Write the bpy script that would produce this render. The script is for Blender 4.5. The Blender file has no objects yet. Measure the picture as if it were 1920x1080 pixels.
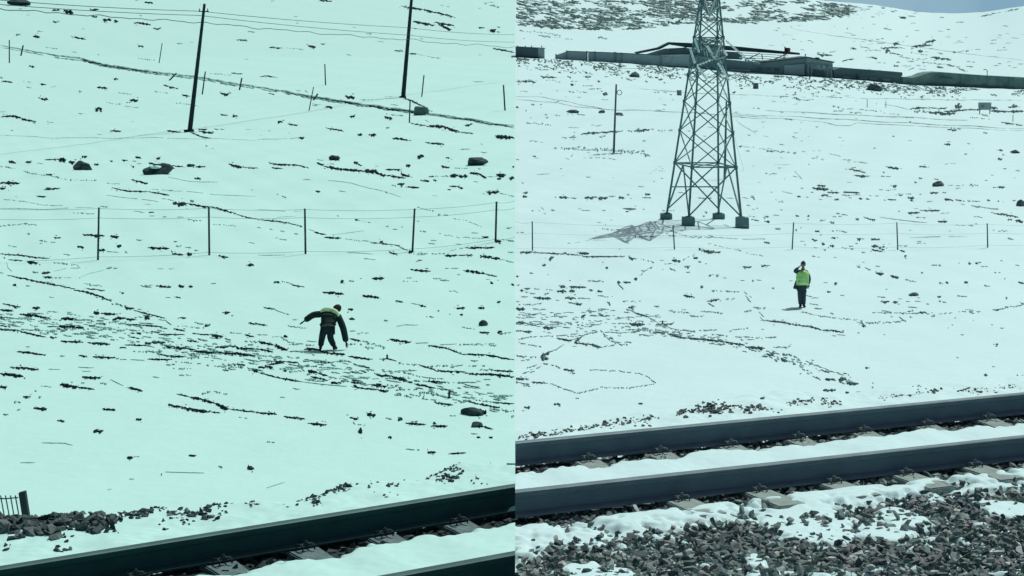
import bpy, bmesh, math, random
import numpy as np
from mathutils import Vector, Matrix, noise as mnoise

# ------------------------------------------------------------------ camera, light
F = 3700.0            # focal length in pixels of a 1920 px wide frame
HC = 10.0             # camera height over the plain (the line runs on an embankment)
PX, PY = 966.0, 60.0  # where the straight-ahead ray meets the frame
S = bpy.context.scene
COL = S.collection
cam_d = bpy.data.cameras.new('camera'); cam = bpy.data.objects.new('camera', cam_d); COL.objects.link(cam)
cam.location = (0, 0, HC); cam.rotation_euler = (math.radians(90), 0, 0)
cam_d.sensor_width = 36; cam_d.lens = 36 * F / 1920
cam_d.shift_x = -(PX - 960) / 1920; cam_d.shift_y = -(540 - PY) / 1920
cam_d.clip_start = 0.5; cam_d.clip_end = 12000
S.camera = cam
SUN_EL, SUN_AZ = math.radians(56), math.radians(38)   # azimuth clockwise from +Y
w = bpy.data.worlds.new('World'); S.world = w; w.use_nodes = True
nt = w.node_tree; bg = nt.nodes['Background']
sky = nt.nodes.new('ShaderNodeTexSky'); sky.sky_type = 'NISHITA'; sky.sun_disc = False
sky.sun_elevation = SUN_EL; sky.sun_rotation = SUN_AZ; sky.altitude = 500; sky.air_density = 0.55; sky.dust_density = 5.0; sky.ozone_density = 0.6
nt.links.new(sky.outputs[0], bg.inputs[0]); bg.inputs[1].default_value = 0.054
sd = bpy.data.lights.new('sun', 'SUN'); sun = bpy.data.objects.new('sun', sd); COL.objects.link(sun)
sd.energy = 2.85; sd.angle = math.radians(0.55); sd.color = (1.0, 0.97, 0.92)
tosun = Vector((math.sin(SUN_AZ) * math.cos(SUN_EL), math.cos(SUN_AZ) * math.cos(SUN_EL), math.sin(SUN_EL)))
sun.rotation_euler = tosun.to_track_quat('Z', 'Y').to_euler(); sun.location = (20, 30, 60)
S.view_settings.view_transform = 'Standard'; S.view_settings.look = 'None'
S.view_settings.exposure = 0.12; S.view_settings.gamma = 1.0
def sky_backdrop():
    vs = []; fs = []; n = 48
    for i in range(n + 1):
        a = math.radians(-75 + 150 * i / n)
        for j in range(7): e = math.radians(-1 + 3.0 * j); vs.append((9000 * math.sin(a) * math.cos(e), 9000 * math.cos(a) * math.cos(e), 9000 * math.sin(e)))
    for i in range(n):
        for j in range(6): b = i * 7 + j; fs.append((b, b + 7, b + 8, b + 1))
    me = bpy.data.meshes.new('sky'); me.from_pydata(vs, [], fs)
    m = bpy.data.materials.new('cloud_bank'); m.use_nodes = True; N = m.node_tree; N.nodes.clear()
    o = N.nodes.new('ShaderNodeOutputMaterial'); e = N.nodes.new('ShaderNodeEmission'); t = N.nodes.new('ShaderNodeTexNoise'); tc = N.nodes.new('ShaderNodeTexCoord')
    t.inputs['Scale'].default_value = 0.0016; t.inputs['Detail'].default_value = 6; N.links.new(tc.outputs['Object'], t.inputs['Vector'])
    r = N.nodes.new('ShaderNodeValToRGB'); r.color_ramp.elements[0].color = (0.20, 0.36, 0.48, 1); r.color_ramp.elements[1].color = (0.27, 0.43, 0.53, 1)
    r.color_ramp.elements[0].position = 0.35; r.color_ramp.elements[1].position = 0.65
    N.links.new(t.outputs[0], r.inputs[0]); N.links.new(r.outputs[0], e.inputs[0]); N.links.new(e.outputs[0], o.inputs[0]); me.materials.append(m)
    ob = bpy.data.objects.new('sky', me); COL.objects.link(ob); ob['kind'] = 'structure'
sky_backdrop()
rnd = random.Random(7); rng = np.random.default_rng(11)

# ------------------------------------------------------------------ helpers
def material(name, c1, c2=None, scale=4.0, rough=0.8, bump=0.0, bscale=30.0, metal=0.0, spec=0.3, lo=0.35, hi=0.65, sss=0):
    m = bpy.data.materials.new(name); m.use_nodes = True
    n = m.node_tree; p = n.nodes['Principled BSDF']; L = n.links
    p.inputs['Roughness'].default_value = rough; p.inputs['Metallic'].default_value = metal
    p.inputs['Specular IOR Level'].default_value = spec
    tc = n.nodes.new('ShaderNodeTexCoord')
    if c2 is None: c2 = tuple(x * 0.75 for x in c1)
    t = n.nodes.new('ShaderNodeTexNoise'); t.inputs['Scale'].default_value = scale; t.inputs['Detail'].default_value = 6
    L.new(tc.outputs['Object'], t.inputs['Vector'])
    r = n.nodes.new('ShaderNodeValToRGB'); r.color_ramp.elements[0].position = lo; r.color_ramp.elements[1].position = hi
    r.color_ramp.elements[0].color = (*c2, 1); r.color_ramp.elements[1].color = (*c1, 1)
    L.new(t.outputs[0], r.inputs[0]); L.new(r.outputs[0], p.inputs['Base Color'])
    if bump:
        t2 = n.nodes.new('ShaderNodeTexNoise'); t2.inputs['Scale'].default_value = bscale; t2.inputs['Detail'].default_value = 5
        L.new(tc.outputs['Object'], t2.inputs['Vector'])
        b = n.nodes.new('ShaderNodeBump'); b.inputs['Strength'].default_value = bump; b.inputs['Distance'].default_value = 0.05
        L.new(t2.outputs[0], b.inputs['Height']); L.new(b.outputs[0], p.inputs['Normal'])
    return m

def stone_material(name, stops, rough=0.75):
    m = bpy.data.materials.new(name); m.use_nodes = True
    n = m.node_tree; p = n.nodes['Principled BSDF']; L = n.links
    g = n.nodes.new('ShaderNodeNewGeometry')
    r = n.nodes.new('ShaderNodeValToRGB'); cr = r.color_ramp; cr.interpolation = 'CONSTANT'
    while len(cr.elements) < len(stops): cr.elements.new(0.5)
    for i, c in enumerate(stops): cr.elements[i].position = i / len(stops); cr.elements[i].color = (*c, 1)
    L.new(g.outputs['Random Per Island'], r.inputs[0])
    tc = n.nodes.new('ShaderNodeTexCoord')
    t = n.nodes.new('ShaderNodeTexNoise'); t.inputs['Scale'].default_value = 60; t.inputs['Detail'].default_value = 5
    L.new(tc.outputs['Object'], t.inputs['Vector'])
    mr = n.nodes.new('ShaderNodeMapRange'); mr.inputs['To Min'].default_value = 0.55; mr.inputs['To Max'].default_value = 1.45
    L.new(t.outputs[0], mr.inputs[0])
    mx = n.nodes.new('ShaderNodeVectorMath'); mx.operation = 'SCALE'
    L.new(r.outputs[0], mx.inputs[0]); L.new(mr.outputs[0], mx.inputs['Scale']); L.new(mx.outputs[0], p.inputs['Base Color'])
    p.inputs['Roughness'].default_value = rough; p.inputs['Specular IOR Level'].default_value = 0.3
    return m

def prop(o, label=None, cat=None, group=None, kind=None):
    if label: o['label'] = label
    if cat: o['category'] = cat
    if group: o['group'] = group
    if kind: o['kind'] = kind
    return o

def mesh_obj(name, verts, faces, mat, parent=None, smooth=False, mats=None, midx=None):
    me = bpy.data.meshes.new(name)
    if isinstance(verts, np.ndarray): verts = verts.tolist()
    me.from_pydata(verts, [], faces.tolist() if isinstance(faces, np.ndarray) else faces)
    for mm in (mats or [mat]): me.materials.append(mm)
    if midx is not None: me.polygons.foreach_set('material_index', midx)
    if smooth: me.polygons.foreach_set('use_smooth', [True] * len(me.polygons))
    me.update()
    o = bpy.data.objects.new(name, me); COL.objects.link(o)
    if parent: o.parent = parent
    return o

def empty(name, loc=(0, 0, 0)):
    o = bpy.data.objects.new(name, None); COL.objects.link(o); o.location = loc; o.empty_display_size = 0.2
    return o

class MB:
    """collects simple solids, in coordinates relative to an origin"""
    def __init__(s, org=(0, 0, 0)): s.v = []; s.f = []; s.o = Vector(org)
    def add(s, vs, fs):
        b = len(s.v); s.v += [tuple(Vector(v) - s.o) for v in vs]; s.f += [tuple(b + i for i in f) for f in fs]
    def bar(s, a, b, r, r2=None, n=4, cap=True):
        a = Vector(a); b = Vector(b); d = (b - a)
        if d.length < 1e-6: return
        d.normalize(); r2 = r if r2 is None else r2
        up = Vector((0, 0, 1)) if abs(d.z) < 0.9 else Vector((1, 0, 0))
        u = d.cross(up).normalized(); v = d.cross(u)
        vs = []
        for c, rr in ((a, r), (b, r2)):
            for k in range(n):
                t = 2 * math.pi * (k + 0.5) / n; vs.append(c + u * math.cos(t) * rr + v * math.sin(t) * rr)
        fs = [(k, (k + 1) % n, n + (k + 1) % n, n + k) for k in range(n)]
        if cap: fs += [tuple(range(n))[::-1], tuple(range(n, 2 * n))]
        s.add(vs, fs)
    def path(s, pts, r, n=6):
        for a, b in zip(pts[:-1], pts[1:]): s.bar(a, b, r, n=n, cap=False)
    def box(s, x0, x1, y0, y1, z0, z1, tx=0, ty=0):
        s.add([(x0, y0, z0), (x1, y0, z0), (x1, y1, z0), (x0, y1, z0), (x0 + tx, y0 + ty, z1), (x1 - tx, y0 + ty, z1), (x1 - tx, y1 - ty, z1), (x0 + tx, y1 - ty, z1)],
              [(0, 3, 2, 1), (4, 5, 6, 7), (0, 1, 5, 4), (1, 2, 6, 5), (2, 3, 7, 6), (3, 0, 4, 7)])
    def prism(s, poly, y0, y1):       # polygon of (x, z) extruded from y0 to y1
        n = len(poly)
        s.add([(x, y0, z) for x, z in poly] + [(x, y1, z) for x, z in poly],
              [tuple(range(n)), tuple(range(n, 2 * n))[::-1]] + [(k, n + k, n + (k + 1) % n, (k + 1) % n) for k in range(n)])
    def build(s, name, mat, parent=None, smooth=False, bevel=0):
        o = mesh_obj(name, s.v, s.f, mat, parent, smooth)
        bm = bmesh.new(); bm.from_mesh(o.data); bmesh.ops.recalc_face_normals(bm, faces=bm.faces)
        if bevel: bmesh.ops.bevel(bm, geom=bm.edges[:], offset=bevel, segments=2, affect='EDGES')
        bm.to_mesh(o.data); bm.free()
        return o

# ------------------------------------------------------------------ terrain
D1, D2, D3 = 230.0, 520.0, 1100.0
R1 = PY + F * HC / D1
def rb_(a): return np.interp(a, [-3000, 966, 1080, 1150, 1266, 1400, 1560, 1640, 1720, 1920, 3000], [104, 107, 113, 117, 126, 137, 146, 153, 160, 168, 185])
def rs_(a): return np.interp(a, [-3000, -500, 900, 1500, 1540, 1580, 1640, 1700, 1740, 1800, 1850, 1920, 2300], [-90, -70, -45, -8, 1, 4, 9, 19, 24, 25, 22, 11, -25])
def terrain(x, d):
    x = np.asarray(x, float); d = np.asarray(d, float)
    dd = np.maximum(d, 5.0); a = PX + F * x / dd
    z = np.zeros_like(dd)
    wa = np.clip((1 / D1 - 1 / dd) / (1 / D1 - 1 / D2), 0, 1)
    wb = np.clip((1 / D2 - 1 / dd) / (1 / D2 - 1 / D3), 0, 1)
    row = R1 + (rb_(a) - R1) * wa + (rs_(a) - rb_(a)) * wb
    dc = np.minimum(dd, D3)
    z = np.where(dd > D1, HC - (row - PY) * dc / F, 0.0)
    z = np.where(dd > D3, np.maximum(z - (dd - D3) * 0.12, -6), z)
    u = 0.05 * np.sin(x * 0.31 + 0.13 * d) + 0.04 * np.sin(x * 0.9 - d * 0.21 + 2) + 0.02 * np.sin(x * 2.3 + d * 0.7)
    return z + u * np.clip((dd - 40) / 60, 0.15, 1.0) * np.where(dd > D3, 0, 1)
def ground_at(px, py):
    """where the sight line of a frame position meets the plain or the hillside"""
    if py >= R1: d = F * HC / (py - PY)
    else:
        rb = float(rb_(px))
        if py >= rb:
            wv = (R1 - py) / (R1 - rb); d = 1 / (1 / D1 - wv * (1 / D1 - 1 / D2))
        else:
            wv = min(1, (rb - py) / (rb - float(rs_(px)))); d = 1 / (1 / D2 - wv * (1 / D2 - 1 / D3))
    x = (px - PX) * d / F
    return Vector((x, d, float(terrain(x, d))))
def Q(px, py, d): return Vector(((px - PX) * d / F, d, HC - (py - PY) * d / F))

# ------------------------------------------------------------------ materials  (L: the mint-toned left place, R: the blue-white right place, its darks lightened to paint in haze)
def snow_mat(name, c, c2):
    m = material(name, c, c2, scale=0.35, rough=0.65, bump=0.5, bscale=1.6, spec=0.2, lo=0.3, hi=0.7)
    return m
SNOW_L = snow_mat('snow_mint', (0.474, 0.815, 0.754), (0.455, 0.79, 0.732))
SNOW_R = snow_mat('snow_blue', (0.55, 0.815, 0.822), (0.53, 0.79, 0.80))
SOIL_L = material('frozen_soil_dark', (0.016, 0.04, 0.043), (0.006, 0.02, 0.022), scale=3, rough=0.95, spec=0.05)  # bare soil; the painted pole shadows share this colour
SOIL_R = material('frozen_soil_grey', (0.105, 0.18, 0.18), (0.05, 0.098, 0.10), scale=3, rough=0.95, spec=0.05)
MID_L = material('slush_shade_mint', (0.27, 0.50, 0.47), (0.13, 0.30, 0.29), scale=5, rough=0.9, spec=0.05)  # trodden slush with footprint shade mixed into its colour, both halves
MID_R = material('slush_shade_blue', (0.31, 0.47, 0.46), (0.17, 0.29, 0.29), scale=5, rough=0.9, spec=0.05)
LGT_L = material('trodden_shade_mint', (0.33, 0.62, 0.60), (0.27, 0.53, 0.51), scale=5, rough=0.9, spec=0.05)  # paler trodden snow, footprint shade kept in the colour
LGT_R = material('trodden_shade_blue', (0.44, 0.64, 0.67), (0.38, 0.56, 0.59), scale=5, rough=0.9, spec=0.05)
BED_L = material('ballast_bed_dark', (0.02, 0.04, 0.045), scale=20, rough=0.95)
BED_R = material('ballast_bed', (0.035, 0.05, 0.055), scale=20, rough=0.95)
RAIL_L = material('rail_steel_dark', (0.02, 0.068, 0.075), (0.016, 0.058, 0.064), scale=6, rough=0.85, spec=0.1)
RAIL_R = material('rail_steel_blue', (0.13, 0.205, 0.25), (0.11, 0.178, 0.218), scale=6, rough=0.85, spec=0.1)
HEAD_L = material('rail_head_worn_dark', (0.05, 0.13, 0.13), scale=6, rough=0.5, metal=0.3)
HEAD_R = material('rail_head_worn', (0.16, 0.25, 0.26), scale=6, rough=0.45, metal=0.3)
CONC_R = material('sleeper_concrete', (0.27, 0.36, 0.34), (0.20, 0.29, 0.27), scale=12, rough=0.9, bump=0.3)
CONC_L = material('sleeper_concrete_dark', (0.14, 0.22, 0.22), (0.09, 0.16, 0.17), scale=12, rough=0.9, bump=0.3)
CLIP = material('clip_steel', (0.12, 0.18, 0.19), scale=20, rough=0.8, metal=0.0)
CLIP_L = material('clip_steel_dark', (0.02, 0.05, 0.055), scale=20, rough=0.8)
STEEL = material('galvanised_steel', (0.10, 0.215, 0.22), (0.075, 0.17, 0.175), scale=3, rough=0.6, metal=0.2)
FOOT = material('footing_concrete', (0.13, 0.24, 0.25), (0.10, 0.20, 0.205), scale=4, rough=0.9)
INSUL = material('insulator_glass', (0.8, 0.92, 0.92), (0.7, 0.85, 0.85), scale=8, rough=0.3)
POLE_L = material('pole_tarred', (0.012, 0.035, 0.035), (0.007, 0.022, 0.022), scale=2, rough=0.8)
POST_L = material('post_dark', (0.02, 0.06, 0.06), scale=5, rough=0.8)
POST_R = material('post_grey', (0.08, 0.15, 0.155), scale=5, rough=0.8)
WIRE_L = material('wire_dark', (0.03, 0.09, 0.09), scale=5, rough=0.7)
WIRE_F = material('fence_wire', (0.30, 0.52, 0.50), scale=5, rough=0.7)
WIRE_R = material('fence_wire_pale', (0.42, 0.58, 0.60), scale=5, rough=0.7)
ROCK_L = material('rock_dark', (0.035, 0.085, 0.088), (0.014, 0.04, 0.044), scale=3, rough=0.9, bump=0.4, bscale=6)
ROCK_R = material('rock_grey', (0.10, 0.155, 0.16), (0.05, 0.09, 0.095), scale=3, rough=0.9, bump=0.4, bscale=6)
B_LEFT = {'soil': SOIL_L, 'mid': MID_L, 'light': LGT_L}
B_RIGHT = {'soil': SOIL_R, 'mid': MID_R, 'light': LGT_R}

# ------------------------------------------------------------------ ground sheet
def build_ground():
    al = np.concatenate([np.linspace(-4, -0.45, 24), np.linspace(-0.4, -0.005, 110), [0.0], np.linspace(0.005, 0.4, 110), np.linspace(0.45, 4, 24)])
    ds = np.concatenate([[-80, -30, 0, 12, 22], np.geomspace(28, 1100, 300), np.linspace(1104, 1600, 24), [2000, 3000, 5000, 9000]])
    A, D = np.meshgrid(al, ds); X = A * np.maximum(D, 22)
    Z = terrain(X, D)
    v = np.stack([X, D, Z], -1).reshape(-1, 3); nc = len(al); nr = len(ds)
    i, j = np.meshgrid(np.arange(nr - 1), np.arange(nc - 1), indexing='ij'); b = (i * nc + j).ravel()
    f = np.stack([b, b + 1, b + nc + 1, b + nc], 1)
    mid = (j.ravel() >= int(np.where(al == 0)[0][0])).astype(int)
    return prop(mesh_obj('snowy_ground', v, f, None, None, True, [SNOW_L, SNOW_R], mid), kind='structure')
build_ground()

# ------------------------------------------------------------------ marks in the snow (bare soil, tufts, trodden lines, painted pole shadows and footprint shade): low ribs of real width and height
class Marks:
    def __init__(s): s.v = []; s.f = []; s.m = []
    def stroke(s, pts, t, mi, jag=0.35, gap=0.0, seg=4.0, yflat=0.45):
        """pts frame positions on the ground, t thickness there; mi material index"""
        P = [Vector((p[0], p[1])) for p in pts]
        L = sum((b - a).length for a, b in zip(P[:-1], P[1:])); n = max(3, int(L / seg) + 2)
        out = []
        for k in range(n):
            q = k / (n - 1) * L
            for a, b in zip(P[:-1], P[1:]):
                l = (b - a).length
                if q <= l + 1e-6 or b is P[-1]:
                    out.append(a.lerp(b, min(1, q / max(l, 1e-6)))); break
                q -= l
        ph = rnd.random() * 50; prev = None
        for k, p in enumerate(out):
            if gap and mnoise.noise(Vector((p.x * 0.07 + ph, p.y * 0.1, 0))) < gap - 0.6: prev = None; continue
            e = min(k, n - 1 - k) / max(1, (n - 1) * 0.5)
            wt = t * (0.25 + 0.75 * min(1, e * 2.2) ** 0.7) * (1 + jag * 1.6 * mnoise.noise(Vector((k * 0.7, ph, 3))) + jag * rnd.uniform(-.6, .6))
            wt = max(wt, t * 0.15)
            yj = jag * t * 0.6 * mnoise.noise(Vector((k * 0.45, ph, 9)))
            g0 = ground_at(p.x, p.y + yj + wt * 0.5)
            gb = ground_at(p.x, p.y + yj + wt * 0.5 - wt * yflat)
            sc = F / g0.y; h = wt * (1 - yflat) / sc
            dep = min(max(gb.y - g0.y, 0.03), 14.0)
            rows = []
            for fr, hh in ((-0.06, -0.02 * h), (0.12, 0.75 * h), (0.5, h), (1.0, -0.05 * h - 0.004)):
                yy = g0.y + dep * fr; xx = g0.x * yy / g0.y
                rows.append((xx, yy, float(terrain(xx, yy)) + hh + (0.004 if fr < 0 or fr >= 1 else 0.01)))
            b = len(s.v); s.v += rows
            if prev is not None:
                for r in range(3): s.f.append((prev + r, b + r, b + r + 1, prev + r + 1)); s.m.append(mi)
            else: s.f.append((b, b + 1, b + 2, b + 3)); s.m.append(mi)
            prev = b
        if prev is not None: s.f.append((prev, prev + 1, prev + 2, prev + 3)); s.m.append(mi)
    def build(s, name, mats):
        me = mesh_obj(name, s.v, s.f, None, None, False, mats, s.m); return me

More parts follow.
